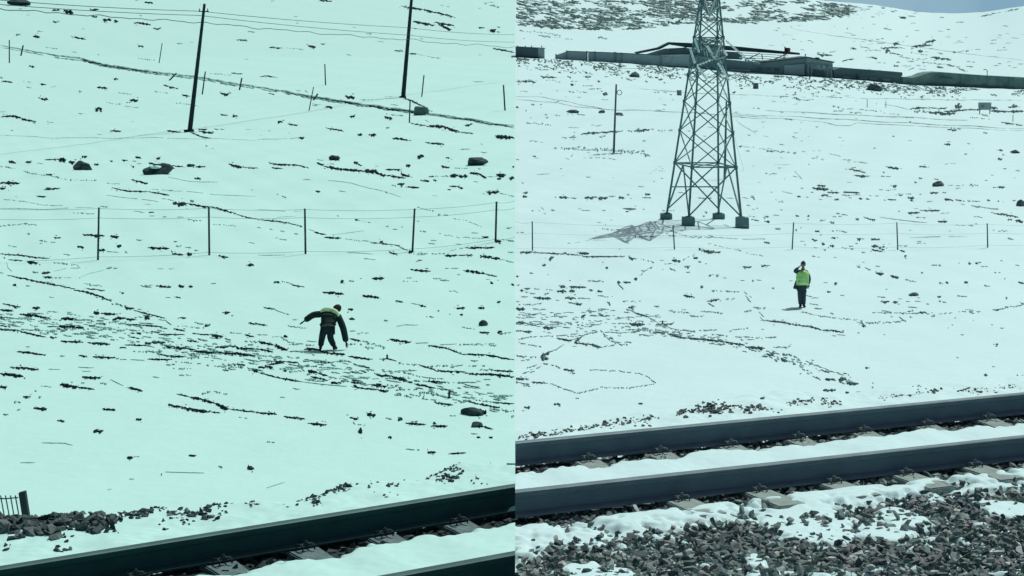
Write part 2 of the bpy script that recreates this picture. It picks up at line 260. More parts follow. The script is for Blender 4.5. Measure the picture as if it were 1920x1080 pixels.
TILE = {'A': (0, 0), 'B': (484, 0), 'C': (0, 272), 'D': (484, 272), 'E': (0, 544), 'G': (484, 544), 'N': (0, 808), 'O': (484, 808),
        'H': (956, 0), 'I': (1436, 0), 'J': (956, 272), 'K': (1436, 272), 'L': (956, 544), 'M': (1436, 544)}
ZM = 3.967
STROKES = {
'A': """d28 85 12 165 14;d12 150 20 210 42;d12 390 70 445 75;d22 470 80 545 90;d12 668 73 735 70;d16 765 145 830 148;d16 850 150 880 160;d8 680 122 725 124;d10 995 170 1040 168 1125 185;d10 1140 212 1190 216;d12 1075 14 1140 20;m8 1000 2 1060 4;m10 600 58 640 62;d9 390 158 430 165;m6 600 212 630 214;d12 245 268 300 276;d10 530 270 640 290;m8 120 252 145 254;m8 730 315 750 316;m6 335 350 430 362;m6 545 388 580 390;d8 1025 343 1070 345;m7 1025 432 1160 450;d12 215 487 260 495;m8 780 525 805 527;d12 845 583 880 590;d10 720 650 800 658;d8 10 600 95 610;d12 300 620 345 630;m8 195 650 230 653;m10 590 675 605 680;m5 165 602 230 608;d14 285 728 360 738;d22 710 808 760 806;d10 820 972 900 983;d10 1240 972 1345 983;d12 5 860 100 862 190 885 270 905;m6 0 830 30 832;m6 880 690 980 705;d14 965 742 1030 746;m10 925 760 960 765;m8 790 762 900 770;m6 935 790 1040 795;m7 1150 680 1250 690;d8 1215 632 1325 660;d12 1355 703 1415 712;d12 1635 692 1705 700;d8 1640 856 1700 858;d13 1730 862 1770 864;m7 1310 768 1480 790;m8 1160 780 1180 795;d10 1475 955 1540 960;d12 1475 978 1590 985;m7 1595 955 1690 965;m6 1825 955 1870 957;d8 1760 295 1840 300;d6 1720 543 1805 552;m5 1560 545 1720 560;l5 0 1005 400 1020 1200 1030 1920 1040;d8 1410 985 1500 1015 1580 1037;m8 1840 230 1900 238;d10 0 573 22 576;m5 100 945 115 947;m4 970 903 1010 903;m6 350 918 370 920""",  # one dark stroke paints the cast shadow at the first pole's foot
'B': """m8 85 5 115 6;d10 455 2 550 6;d8 80 350 170 357;d18 370 340 430 346;m6 465 322 495 322;m6 800 250 855 256;m6 905 155 950 156;d10 1060 43 1230 70 1380 105 1470 132;d12 1150 158 1270 180 1320 190;d12 1310 165 1400 180 1460 190;d14 1340 178 1400 205 1440 225;m8 1365 40 1425 48;m8 1640 52 1670 54;m12 1685 25 1790 50;m6 1690 20 1760 15;d9 1640 205 1685 206;d20 1725 226 1770 222;m14 1750 203 1810 210;m8 1780 235 1810 238;d7 1010 376 1080 376;d9 1120 396 1180 398;m6 1295 430 1355 434;d7 10 574 60 566 145 577;d8 1745 360 1840 375 1920 392;m7 290 672 325 674;m9 350 672 370 680;d16 645 715 720 720;m8 740 738 850 745;m5 930 718 1000 722;d10 500 950 600 970 640 985;d14 145 908 185 910;d10 220 920 295 934;d12 505 795 555 800;m6 400 770 520 790;d14 680 860 720 860;d14 940 870 1000 880;m6 985 855 1080 862;m5 985 780 1050 782;d7 1120 912 1250 930;d15 1250 935 1370 940 1500 975;d6 1500 980 1600 992;d12 1540 935 1595 925;d15 740 1000 775 1000;d16 820 1006 880 1008;m7 920 1030 985 1030;d13 1000 1032 1060 1032 1120 1045;d12 300 1025 345 1025;d10 1240 1066 1380 1075;d18 1760 1003 1830 1010 1910 1020;m10 950 952 970 952;m5 0 1030 300 1025;d10 1085 728 1160 755 1240 790;m6 1255 820 1310 822;m6 1380 833 1400 835;m5 1230 898 1280 900;m4 170 355 350 370;m4 1190 405 1290 420""",  # one dark stroke paints the second pole's cast shadow
'C': """d16 65 115 120 132;d12 190 130 235 133;m7 275 145 315 150;d8 330 108 450 110;d22 440 115 495 118;d18 510 127 560 130;d14 580 124 615 125;d18 608 84 648 86;d12 700 138 735 140;d8 815 110 840 112;d10 910 103 950 108;d12 1005 80 1050 84;d12 1160 95 1192 96;d9 980 158 1000 160;m8 985 112 1010 115;m9 1020 135 1055 138;d11 1105 130 1190 142;d10 1270 148 1365 152;d18 1390 142 1450 142;d8 1450 155 1530 160;d14 1700 140 1740 152 1800 160;d6 1800 162 1920 172;m8 0 170 150 185 280 225 400 245 560 262 720 268;d9 345 228 390 230;d14 0 285 155 290;d12 0 322 42 325;d9 325 333 450 328;d8 275 386 340 390;m10 950 255 1000 265;d10 990 270 1100 285;d12 1445 238 1495 240;l5 1250 238 1450 262 1620 275;d7 830 322 950 340 1110 350;d8 1110 352 1260 378;m6 790 290 900 295;l5 790 375 1000 405 1180 430;m5 1130 322 1280 340;l4 1280 345 1600 360 1900 375;m6 1200 405 1300 415;d18 1285 430 1400 432;d14 1400 428 1500 455 1560 468;d11 1560 465 1700 500 1760 515;d7 1760 518 1920 545;m12 1410 410 1450 415;m5 20 402 100 415 300 440 480 450;l5 0 468 200 470 700 472;m6 720 462 800 470;m7 0 595 180 588 280 598;m7 80 630 105 632;m10 190 655 225 656;d10 400 678 455 684;m6 275 698 350 710 425 722;m5 300 728 330 730;m8 55 733 115 742;d12 615 665 700 680 780 682;d16 820 684 885 686;d12 575 752 625 760;m10 1010 700 1045 704;d12 870 745 905 746;d12 735 775 785 778;m6 790 785 880 796;m8 925 780 950 795;d12 1100 758 1180 770 1260 776;d7 1275 790 1285 815;d10 1280 818 1365 828;m10 1320 755 1355 757;m9 1385 768 1420 770;d18 1390 818 1430 820;d12 1450 792 1475 792;d10 1625 828 1700 840;m8 1400 565 1515 575;m7 1590 585 1760 602;m8 1210 540 1265 540;m7 1120 532 1150 533;m7 1315 548 1350 550;m6 540 515 700 518;d7 0 805 150 815 280 835 370 842;d16 200 860 285 872;d7 60 852 170 855;m10 0 810 40 840;m8 400 865 500 875 630 885;m7 790 912 870 916;d12 310 940 375 938;d14 325 970 385 974;m8 215 920 300 940;d9 60 965 180 980 300 1010 420 1040 560 1072;m6 380 980 540 985 600 985;l6 600 980 660 950 780 925;l5 400 930 500 905 650 905;m9 620 1030 760 1045;d6 640 1065 780 1076;d12 1165 1038 1275 1048;d12 1325 1040 1370 1043;d10 1400 1045 1435 1050;d14 1845 893 1890 896;d14 95 1032 122 1032;m6 1050 1040 1160 1038;l5 1170 920 1300 922;m7 1580 1030 1620 1032;m6 0 948 30 950;l6 50 870 60 910 90 935;m6 300 1000 380 1020 390 990""",
'D': """d8 80 135 200 150 300 160 380 182;d8 100 170 185 180;m14 295 190 320 195;m5 0 168 60 165;d22 545 108 605 108;d12 560 95 600 85;m6 435 103 465 105;d10 435 140 490 155;d15 490 163 600 178 720 188 800 198;d24 790 195 880 200;d18 860 205 950 230;d9 950 228 1100 245;m8 530 145 560 147;d16 710 130 745 128;d8 740 140 775 152;m8 860 152 895 154;d11 945 186 1070 184;d14 1060 215 1130 228;m6 1130 235 1190 240;d13 1100 150 1135 152;d20 1185 76 1235 78;d13 1395 95 1425 98;d11 1360 150 1425 158;m7 1455 158 1560 165;m6 1635 170 1655 172;d9 1270 232 1310 235;m6 1310 230 1420 232;d22 1425 226 1490 222;d18 1490 232 1560 230;d12 1570 210 1640 210 1700 240;m6 1700 228 1780 225;d18 1770 212 1845 218;d12 1775 238 1810 240;d18 1865 235 1910 235;d10 1890 165 1915 165;d12 1205 268 1275 272;d8 1300 262 1330 265;d14 1035 290 1090 292;m10 1000 308 1110 318;d12 1110 318 1200 325;m9 1395 280 1405 282;d9 1420 308 1480 306;d12 1480 310 1525 318;m6 1590 267 1635 268;d16 1700 354 1795 354;l5 520 272 700 290 900 335 1090 405;d5 940 350 960 355;m5 1800 365 1920 390;d9 425 345 460 346;m7 130 362 200 388;m7 1190 460 1310 492;m12 1335 518 1405 522;m4 1450 552 1550 562 1660 600;d7 0 545 150 568 330 612;m8 140 568 165 572;m5 380 630 420 640;d7 415 645 510 662;d11 490 680 620 686;m7 640 690 830 718;d6 830 725 1030 745 1110 780;d11 905 718 930 720;d9 720 545 745 545;m5 745 548 880 570;m10 920 598 970 600;l5 540 655 790 630;l4 140 535 290 522;m6 580 520 600 530;d9 970 785 1040 812;d15 1120 785 1160 787;m10 1165 795 1390 795;m6 1170 810 1260 805;d14 1385 810 1480 812;d6 1480 812 1600 820;d14 1650 825 1740 834;d12 1740 840 1800 842;m6 1800 850 1915 870;m5 1420 780 1550 755;d12 1550 758 1640 755 1760 758;d16 1765 715 1810 720;m8 1810 708 1910 715;m5 1350 655 1700 690;d9 1665 678 1715 680;m6 1580 645 1620 647;m6 1195 640 1270 642;m8 1870 798 1910 800;l5 0 818 200 820;l5 660 808 860 812;d11 1130 920 1285 938;m7 1400 920 1490 920;d15 1525 935 1610 940 1700 955;d7 1700 960 1780 968;d16 845 988 940 990;m5 780 850 870 854;m6 1175 860 1195 860;d15 120 1028 160 1032;m7 170 1020 270 1045;d7 250 1048 340 1058;d17 612 1020 638 1020;m12 670 1010 710 1014;m7 750 988 770 990;m5 1080 1018 1190 1024;m9 1290 998 1360 1000;m7 1360 1005 1415 1015;d10 1725 1022 1750 1024;d9 1880 1026 1915 1028;m6 130 698 215 706;m9 170 645 200 648;m7 85 634 105 636;m7 255 658 300 660;m5 0 620 25 622;l5 0 478 330 480;m5 1780 1000 1800 1002""",
'E': """d10 550 0 650 12 750 38 830 72;m12 830 85 940 110;d12 930 122 1000 128;d7 1000 145 1100 175 1230 212;m8 1240 235 1290 270;d8 1290 285 1380 302;d6 1430 318 1580 325;d16 1575 328 1660 336;d7 1670 350 1720 365;d9 1820 325 1890 345;m6 1700 308 1820 318;d13 1670 165 1712 167;d13 1310 50 1345 52;m5 1240 50 1310 52;d10 905 12 925 13;d7 20 105 150 130;d14 240 128 300 128;d11 0 150 100 158;d14 145 178 270 183 380 205;d13 0 204 35 206;m8 75 205 160 208;m8 180 212 260 218;d14 455 200 565 208;m7 570 210 655 215;m9 500 168 600 182;d18 695 160 740 162;d14 750 166 875 170;m6 650 188 780 200;d14 835 215 880 200 940 205;d13 940 208 1000 218;d20 1075 195 1115 212;m8 835 235 905 235;d12 740 243 785 248;d18 440 258 560 268;d12 560 272 625 278;m8 50 255 110 250;m7 110 260 180 250 290 265;m9 160 290 240 290;d9 0 292 140 296;m8 300 305 450 295;d9 140 300 270 330 340 345;m6 310 290 400 295;d10 370 345 410 352;m8 645 288 800 292;d8 930 250 1060 258 1210 272;m8 920 290 1000 298 1140 315;d8 1180 325 1370 328;m6 1320 265 1520 275;m9 1450 238 1570 250;d9 1520 262 1560 255;d9 1335 205 1385 208;d10 1850 240 1920 250;d11 450 378 620 386;d11 650 392 820 404;m7 830 370 880 370;m9 650 350 690 350;m6 460 330 495 332;d8 930 405 1100 405;m8 940 390 1000 385;d11 1080 395 1170 380 1230 385;d14 1230 410 1400 430;d9 1400 430 1450 440;d15 1440 450 1600 460;d14 1600 460 1780 468 1900 490;d11 1600 418 1700 415;d14 1700 405 1780 425 1920 435;m8 1400 468 1600 480;m9 980 450 1180 450;d9 1180 470 1300 485 1390 490;m10 1390 495 1500 500;m8 1820 375 1920 380;d9 1390 370 1480 380;m5 1540 345 1640 350;d10 125 460 180 462 260 475 340 486;m8 420 490 495 492;d10 585 487 650 494;d11 690 494 860 502;m6 860 506 940 512;l6 970 512 1080 515;d9 1100 505 1280 508;m10 1240 545 1300 545;m7 1300 525 1500 545;m9 1290 575 1420 580;m9 1540 560 1700 570;m12 1650 560 1780 545;m12 1700 575 1850 570;d11 1655 595 1700 596;d12 1880 590 1920 605;m7 1320 630 1430 628;m7 1120 635 1190 645;m9 200 420 225 422;d12 75 580 200 584 290 598;d18 0 625 90 632 175 645;d13 0 722 50 725;d13 610 643 750 650;d18 445 700 580 715;d10 580 715 695 730;d14 955 718 1060 748;m8 740 685 795 690;m10 590 682 625 682;m8 530 682 550 683;l6 580 570 700 575;l5 610 600 680 600;m6 220 750 280 752;m6 300 716 380 718;d13 170 792 230 795;m10 285 796 320 798;m9 105 832 160 834;m7 130 888 180 890;m7 20 924 90 930;d15 250 876 350 884;d10 760 882 860 890;d12 1010 960 1055 965;d12 425 970 480 975;m9 400 1045 425 1046;d17 695 1046 770 1052;d7 1310 770 1410 790;d13 1410 795 1480 805 1600 840;d18 1600 845 1700 880;d7 1700 882 1920 908;d11 1250 852 1350 870;d17 1350 872 1450 890 1570 902;d6 1570 905 1640 912;m7 1780 945 1850 950;m12 1510 765 1560 762;m7 1560 745 1690 775;l5 820 660 920 710;l5 360 590 450 590""",
'G': """d13 480 15 560 18 640 32;d13 775 52 830 55 900 68;m10 905 20 930 25;m6 1420 10 1520 18;d9 1020 88 1080 100;m6 1140 108 1210 118;d9 1200 118 1250 128;d13 1475 138 1540 132;d14 1635 128 1685 130;d12 1500 182 1525 184;d9 1775 85 1805 82;d15 668 148 708 150;d13 675 218 720 222;m12 1325 153 1350 156;d10 1275 200 1300 202;m8 1420 180 1430 181;d7 40 125 130 140;m6 130 142 230 180;m8 250 213 285 215;d8 0 250 60 258;m6 220 262 360 288;m9 940 225 980 232;l7 1000 280 1090 262 1190 265;m7 1500 272 1610 290;d10 1645 316 1720 320;d17 1780 318 1815 318;m9 1800 325 1890 325;m9 740 328 820 322;m6 680 310 730 312;d15 975 365 1060 375 1140 385;m8 1280 345 1290 385;l8 1170 395 1270 390;d8 1260 410 1400 435 1520 485;d9 1520 485 1700 490 1920 525;m9 1500 410 1760 405;m9 1720 415 1765 415;l6 1350 410 1480 405;d7 905 512 960 510 1030 525;d10 345 440 440 442;d11 460 455 560 470 650 478;d9 670 490 850 515;d10 680 365 760 380;m12 780 385 940 425;m10 680 405 780 410;m14 800 430 940 430;m8 85 350 160 345 230 390 340 405;d10 190 345 220 346;d12 0 380 120 410;d16 120 415 220 448;m9 230 405 420 410;d9 0 435 110 460;m9 0 485 100 490;m10 0 500 110 540;d10 110 530 210 535;m9 210 500 310 510;d16 50 560 110 575;d9 0 570 60 575;m10 310 540 330 600;d8 415 535 560 535;m10 560 530 640 520;m9 360 560 480 575;m8 455 575 590 580;d16 370 598 440 610;d9 440 615 520 635;m10 520 640 620 655;m9 230 605 330 600;d9 390 640 520 670;d12 540 685 620 690;m10 620 670 820 690;d8 0 610 180 655 330 678;l6 330 680 500 700 690 715;d8 690 680 800 690;m8 640 600 660 570 700 575;d7 680 605 750 605;m9 650 520 790 570;d9 740 555 830 575;m13 800 590 900 625;d11 880 628 1000 640;d15 990 640 1110 675;d9 1110 680 1150 690;m9 930 600 1060 610;m9 1060 610 1230 650;d13 1265 680 1380 690;m10 1380 690 1500 690;m9 1270 660 1380 660;m10 1050 545 1200 555;d8 1190 555 1320 595;d9 1310 600 1550 615;d12 1540 625 1750 635 1915 655;m8 1640 605 1750 598;d8 1750 605 1900 615;m12 1280 570 1450 560;m9 1440 575 1530 565;m8 1560 575 1700 570;m7 820 700 880 698;d10 840 700 960 715;m10 960 700 1100 735;d9 700 715 900 740;d13 900 742 970 750;m12 1030 740 1190 740;m12 1200 760 1400 790;m10 1030 765 1150 800;d9 1160 700 1320 735;m9 1130 780 1240 790;m9 1220 810 1330 830;d9 1310 840 1450 860;d9 1420 750 1480 770;m8 1480 780 1600 805;m9 1600 815 1760 835;d7 1760 838 1915 845;m12 1430 815 1560 835;d8 1560 830 1640 850;d10 1640 850 1800 875;m12 1750 885 1915 900;m10 1860 935 1915 942;m8 1420 935 1460 936;d10 0 910 140 918;d10 190 935 350 955;d12 370 985 510 1000;m6 160 790 195 792;d11 680 950 750 956;m7 710 970 720 1000;m6 750 1000 800 1004;d20 810 920 875 930;m8 940 954 1030 956;d18 1040 958 1075 960;d10 1095 990 1250 1000;m7 1140 980 1190 975;d12 1290 1012 1410 1012;d14 1300 990 1325 990;d24 755 1045 775 1058;d26 1525 900 1590 898;d36 1590 898 1700 910;d22 1590 1005 1665 1000;d10 1665 1015 1750 1035;m5 1580 1070 1620 1072;m7 1540 480 1600 480;m7 1580 530 1620 532;l7 360 380 440 385;m6 0 330 70 335""",
'N': """l5 310 92 480 95 540 112;d17 945 196 990 197;m5 990 192 1040 188;d10 1405 180 1455 182;m10 1620 262 1650 268;m14 1200 308 1215 310;d22 1840 268 1890 280;l4 960 355 1000 358;l4 800 440 830 432;l4 150 240 260 240;l4 1230 305 1520 312""",
'O': """m8 65 78 120 82;d14 965 45 995 48;m6 1575 18 1620 22;d9 1625 45 1655 48;d11 1715 45 1745 50;m6 1105 138 1200 143;d14 1260 158 1325 160;d8 1420 168 1545 160;l5 60 425 200 380""",
'H': """m9 60 218 100 222;m8 130 232 280 245 380 265;m7 200 262 280 268;m8 240 272 380 278;m8 420 292 470 292;m10 630 275 720 280;m9 95 285 120 285;d13 45 605 120 605 195 618;m12 110 598 195 600;d10 225 568 340 574;d12 560 570 605 573;m7 270 595 375 605;m6 415 600 500 602;m7 535 632 620 640;m9 430 678 530 682;m8 590 662 675 662;d17 690 695 728 698;d15 450 627 475 628;m10 680 740 720 742;m9 345 670 355 671;m9 490 660 530 662;r8 45 715 250 725 450 760 700 810 1100 825 1500 850 1920 875;r8 45 740 300 755 500 790 700 812;r7 960 660 1060 665 1200 680 1400 695 1920 710;m9 1060 680 1110 685;m9 1140 685 1210 705;l7 1000 660 1050 665;m10 1080 820 1150 812;d20 45 800 65 800;m9 165 778 185 780;m9 225 775 245 776;m9 230 805 245 808;m9 120 825 130 826;d15 420 832 500 836;m8 500 850 560 858;d16 665 828 705 830;m7 700 840 745 848;d15 790 850 845 855;m8 245 848 275 850;m9 345 863 375 865;m6 270 875 285 876;m8 120 918 210 918 310 924;m8 610 928 690 932;l7 430 950 520 950;d12 525 998 600 990 700 985 840 975;m9 880 975 1000 970;d13 920 968 1040 960;m7 1040 958 1230 970;m9 660 1022 740 1018;d9 440 1020 495 1020;m7 380 1022 430 1022;m7 970 1048 1015 1050;m6 130 1040 270 1055;m9 400 1074 430 1076;l5 1680 890 1740 935 1830 1000;m8 1800 805 1890 808;m9 1600 835 1700 838;r7 1640 850 1920 862;r7 1650 870 1920 885;d9 1700 640 1730 632;m7 1560 632 1590 640;m5 1870 905 1900 903""",
'I': """m10 885 210 935 220;m7 1095 228 1135 228;d13 995 128 1045 132;m7 1070 170 1120 172;m7 1285 130 1350 130;m6 1410 165 1465 162;d9 1600 120 1680 105;m8 1680 102 1800 80 1880 65;m7 1025 272 1060 270;m9 915 265 960 270;r4 200 215 500 265 800 305 1100 345 1500 400 1920 450;d14 945 320 1000 328;d12 1080 350 1170 335 1240 335;d14 1170 330 1210 305 1265 298;m8 1065 365 1100 355;d12 860 358 960 350 990 362;d18 890 372 925 378;m7 740 375 860 372;d8 920 390 1020 412;m7 890 410 960 412;d12 1130 380 1170 382;m8 1080 390 1200 408;m9 1390 388 1440 382 1515 372;d12 1230 425 1300 435 1380 445;m8 1000 425 1100 440 1200 438;m8 1050 455 1120 460;m8 1170 465 1300 475;d8 1340 480 1400 495;d9 1270 497 1320 500;m9 1400 495 1500 530;d13 635 360 675 365;m8 670 340 720 345;m7 730 295 850 292;m6 820 325 880 320;d13 380 406 495 410;m7 480 382 515 380;m8 370 392 440 392;d9 565 455 620 440 660 438;d12 780 425 830 435;m8 760 425 800 430;m7 800 468 890 465;d9 950 490 990 490;m7 975 460 1040 462;m6 1000 500 1080 495;m8 1060 520 1110 505;m8 1130 485 1200 495;m9 1505 490 1545 495;m6 1500 460 1560 460;m7 1715 372 1800 370;m8 1770 348 1830 350;m8 1670 322 1720 324;m8 1810 320 1855 322;m6 1680 300 1725 297;m7 1730 474 1755 476;m10 130 265 140 266;m10 255 303 275 304;m8 335 312 350 313;m10 75 298 85 298;m9 600 208 608 209;m9 717 207 727 208;m8 75 215 110 210;m9 50 222 85 225;d11 205 722 235 735;m8 240 742 335 742;m9 105 710 200 712;d9 225 735 260 745;m6 340 712 480 720 600 735;m9 895 737 925 738;l7 0 712 110 710;r6 600 728 1100 738 1920 748;m8 665 750 685 750;m8 820 770 835 770;m8 225 768 250 768;d9 1150 720 1170 722;m10 1340 738 1360 740;l7 820 768 960 785 1060 815;d10 1070 812 1150 805 1280 800;m13 1100 825 1240 832;d18 1200 830 1330 838 1410 842;d13 1330 828 1500 820;d10 1280 802 1350 798;d15 1425 768 1445 772;d15 1405 790 1460 795;d12 1500 815 1600 815;d15 1660 798 1725 802;d15 1670 822 1800 825;d12 1800 800 1880 792;d15 1800 828 1920 825;d10 1830 785 1870 788;m9 1600 850 1670 860;m7 1510 875 1600 882 1670 892;d8 1755 910 1830 920 1915 935;m8 500 788 560 792;m8 570 805 650 808;m9 510 825 570 830;m8 620 842 710 845;m7 690 812 860 825;m7 880 840 990 855;m6 1040 875 1095 878;m9 1065 905 1080 906;m9 115 830 135 832;r9 0 820 300 835 650 855 1100 875 1500 900;r10 0 858 400 880 800 900 1200 920 1600 940 1920 955;r6 0 880 250 895 410 905 520 935 620 940 680 915 1000 935 1300 945 1600 958 1920 970;d9 1350 962 1420 975;m9 1360 950 1460 962;m9 1620 990 1670 998;d12 1325 1070 1375 1073;m8 1500 1068 1530 1072;m8 1065 1040 1090 1042;m8 1190 1042 1225 1044;m9 945 1014 960 1015;m6 80 1065 170 1068;m5 215 988 240 988""",
'J': """m14 330 22 470 15 640 22 800 30 900 45 1050 72;l14 470 30 700 25 850 45;m7 620 65 720 58 850 65;d7 740 58 830 62;m6 550 90 650 92 780 105;m7 880 65 960 52 1040 70;m9 415 85 430 98 470 65;d11 170 92 195 94;m7 370 180 390 181;m4 1030 225 1080 185 1140 140;l5 200 215 300 215;m9 1125 260 1140 261;d13 105 353 135 355;d13 95 382 130 386;d13 365 380 440 384;m10 470 382 495 384;d13 555 380 640 386;d13 655 390 730 392;m13 740 384 780 386;d16 810 386 850 388;m8 855 366 895 368;m8 880 390 905 392;d11 1005 364 1045 366;m7 985 387 1050 388;m9 440 355 450 356;d11 840 467 940 468;d10 860 488 885 489;m7 990 468 1005 469;m7 240 465 250 480;m8 50 655 100 656;m7 255 510 270 512;d9 75 797 170 797;d7 170 800 400 800 520 812;d14 515 798 590 802;m10 400 797 425 800;d7 540 822 650 828 850 835;d16 885 840 920 855;m9 920 848 1000 858 1070 880;d12 300 832 330 830;d13 290 842 308 844;d12 240 878 270 882;m11 145 940 165 942;d12 45 967 65 968;d14 712 905 732 907;m8 1100 895 1050 915 1000 945 950 985;d16 925 990 950 994;m9 960 940 1000 942;d8 840 1022 900 1020;d14 800 1018 825 1024;m9 820 1030 830 1070;m7 580 1005 700 1015;d14 375 1050 415 1050;d12 440 1050 570 1053;d11 110 1055 150 1058;m10 50 1028 80 1028;d12 75 1070 100 1072;m7 190 1060 320 1075;d12 590 1076 620 1076;d14 1205 865 1270 870;m7 1140 888 1200 885;m8 1180 910 1230 930;m15 1290 902 1350 905;m11 1120 925 1145 926;m8 1290 860 1380 820;d12 1365 840 1400 842;d16 1405 775 1425 785;d17 1440 793 1520 800;d9 1520 803 1570 800;m8 1310 942 1335 942;d12 1480 967 1500 969;d14 1535 968 1550 970;m8 1455 888 1470 888;m8 1400 867 1420 868;d10 1730 908 1800 912;d10 1870 910 1910 906;m11 1835 945 1850 947;m11 1800 1008 1812 1012;m11 1850 1022 1870 1026;d14 1418 1048 1440 1052;m6 1470 735 1600 760 1740 785;m6 1750 800 1900 828;m9 1790 382 1810 383;m7 1730 400 1800 408;m10 1812 410 1825 412;m9 1140 470 1160 470;m7 1180 472 1235 472;m8 1780 520 1830 522;m11 1790 545 1860 548;m9 1890 524 1920 525;m9 1890 555 1920 557;m7 1210 350 1290 352;m8 1220 390 1260 390;m7 1400 395 1500 398;d15 1455 492 1470 500;m11 1430 530 1445 530;m6 680 558 770 562;m8 680 625 820 632;l5 480 730 650 690;m8 940 685 1100 690;m9 1380 690 1515 693;m9 1190 640 1330 690;l6 1480 690 1900 690;d8 1890 716 1920 718;m7 1730 40 1780 42;m7 1700 10 1900 20;m8 1885 205 1920 208;l7 1840 290 1870 275""",
'K': """m12 0 40 100 45 230 62;m9 10 15 80 35;m7 270 48 290 50;m9 350 100 395 104;m9 415 115 435 118;m5 470 55 560 80;m7 565 100 640 112;m5 660 125 750 138;m7 310 147 325 148;d11 615 180 690 195 740 212;d12 655 228 765 236;m8 750 190 780 190;m10 835 182 890 186;d12 905 170 990 180;m8 865 207 885 208;m7 920 205 960 205;m8 1000 212 1015 213;m7 860 235 920 238;d9 1140 153 1200 157;m6 1310 135 1410 133;d13 1725 35 1765 38;d13 1725 102 1760 106;m10 1760 68 1780 70;m8 1480 70 1515 72;m9 1855 180 1885 182;m9 1140 243 1165 245;m9 1070 265 1130 275;m9 1110 258 1140 260;d13 945 296 975 299;d12 380 290 445 294;d13 345 314 410 320 470 328;m9 255 316 285 318;l6 120 345 200 360;m7 335 348 365 350;d9 455 352 545 354;d9 575 354 700 358;d12 410 378 465 376;m8 560 375 710 377;m7 770 378 840 379;d11 230 380 260 384;m8 285 384 315 386;m11 70 405 85 408;m11 110 412 128 415;m8 400 405 430 410;m9 475 403 500 406;d9 510 410 545 414;m9 615 402 645 404;d11 690 398 720 405;d9 745 402 770 404;m9 870 403 900 406;d9 905 402 970 402;m7 985 354 1090 352;m9 1105 350 1160 351;d9 1220 349 1280 351;m8 1310 350 1340 350;d13 1055 380 1105 388;d9 1070 400 1095 403;m9 1300 368 1320 370;m7 1160 408 1250 412;d14 1325 395 1390 405;d12 1410 402 1460 412;m8 1485 412 1590 418;d13 1645 408 1670 412;m9 1715 412 1735 413;m9 1755 418 1770 419;m7 1790 406 1860 406;m6 840 328 970 322;m6 1390 330 1450 330;d9 1520 300 1535 302;m6 1360 303 1580 308;d10 1730 315 1780 315;m6 1690 318 1740 318;m7 1620 272 1660 273;l8 1450 440 1600 462 1750 475;m8 1550 458 1640 462;m10 1730 470 1690 475;d11 1690 505 1780 512 1880 528;m7 1510 530 1640 550;m13 1785 555 1880 558;d16 1860 560 1915 568;d10 1170 486 1300 488;m7 1140 486 1170 486;d11 1055 506 1145 505;m7 1300 510 1360 508;m8 1120 540 1195 540;m7 1110 468 1140 468;m7 980 498 1010 499;d13 1280 574 1350 578;m6 1400 608 1550 612;m9 1520 610 1545 612;m7 1690 638 1800 645;m7 1800 700 1850 702;m7 1130 722 1195 724;d7 725 540 770 552;d13 770 552 815 558;m12 670 557 690 558;m8 530 518 600 530;m9 490 540 560 545;m9 390 565 460 552;m12 485 575 510 580;m7 475 590 510 592;d12 220 522 250 525;d14 312 522 325 524;m10 312 550 325 552;m9 105 475 120 476;m8 60 517 95 518;d10 0 522 22 524;d14 0 554 30 557;m8 70 610 110 612;m12 215 618 245 622;d10 365 636 400 638;m7 490 635 600 642;d11 340 698 385 708;m10 400 672 420 674;d10 490 688 520 690;m7 250 714 285 714;d12 415 730 440 734;d14 475 744 510 748;m7 545 755 650 765;m8 620 745 645 746;m9 285 748 295 750;m7 350 766 410 772;m10 430 782 455 786;d12 0 718 30 720;d16 675 685 705 690;m8 710 690 760 688;d10 780 690 850 692;m9 670 725 690 728;d15 785 738 840 742;d12 840 752 860 754;d12 865 742 885 744;d9 785 768 865 782;d13 860 768 885 770;m7 880 695 910 705;m9 710 780 730 783;d9 995 768 1035 782;m7 990 738 1045 740;d13 1030 815 1048 816;m7 350 835 400 837;m10 0 908 50 910;m6 340 920 355 922;d12 680 902 705 906;m8 750 908 780 920;d15 815 945 880 955;d15 925 968 990 980;m8 1020 995 1120 1020;m12 1148 900 1172 902;m12 1155 952 1170 953;m10 1228 886 1305 892;d13 1505 876 1530 877;d14 1555 872 1580 880;m7 1590 895 1660 902;m10 1435 875 1445 876;m9 1685 940 1745 946;m9 1765 994 1785 995;m7 1850 882 1900 890;d10 1875 1018 1920 1022;m10 1290 1030 1310 1031;d12 1335 1028 1360 1030;d12 1475 1025 1505 1027;m8 1620 1048 1680 1052;d13 510 1036 532 1038;m9 890 1074 910 1075;m9 1130 1066 1145 1068;m9 1095 1040 1110 1042;m10 40 1072 60 1074;l5 60 150 180 150;m7 0 210 100 215;l6 190 225 240 232;m5 200 180 270 245;m6 0 315 40 318;l5 1070 680 1500 690;l5 850 540 1200 585;m10 250 605 270 610""",
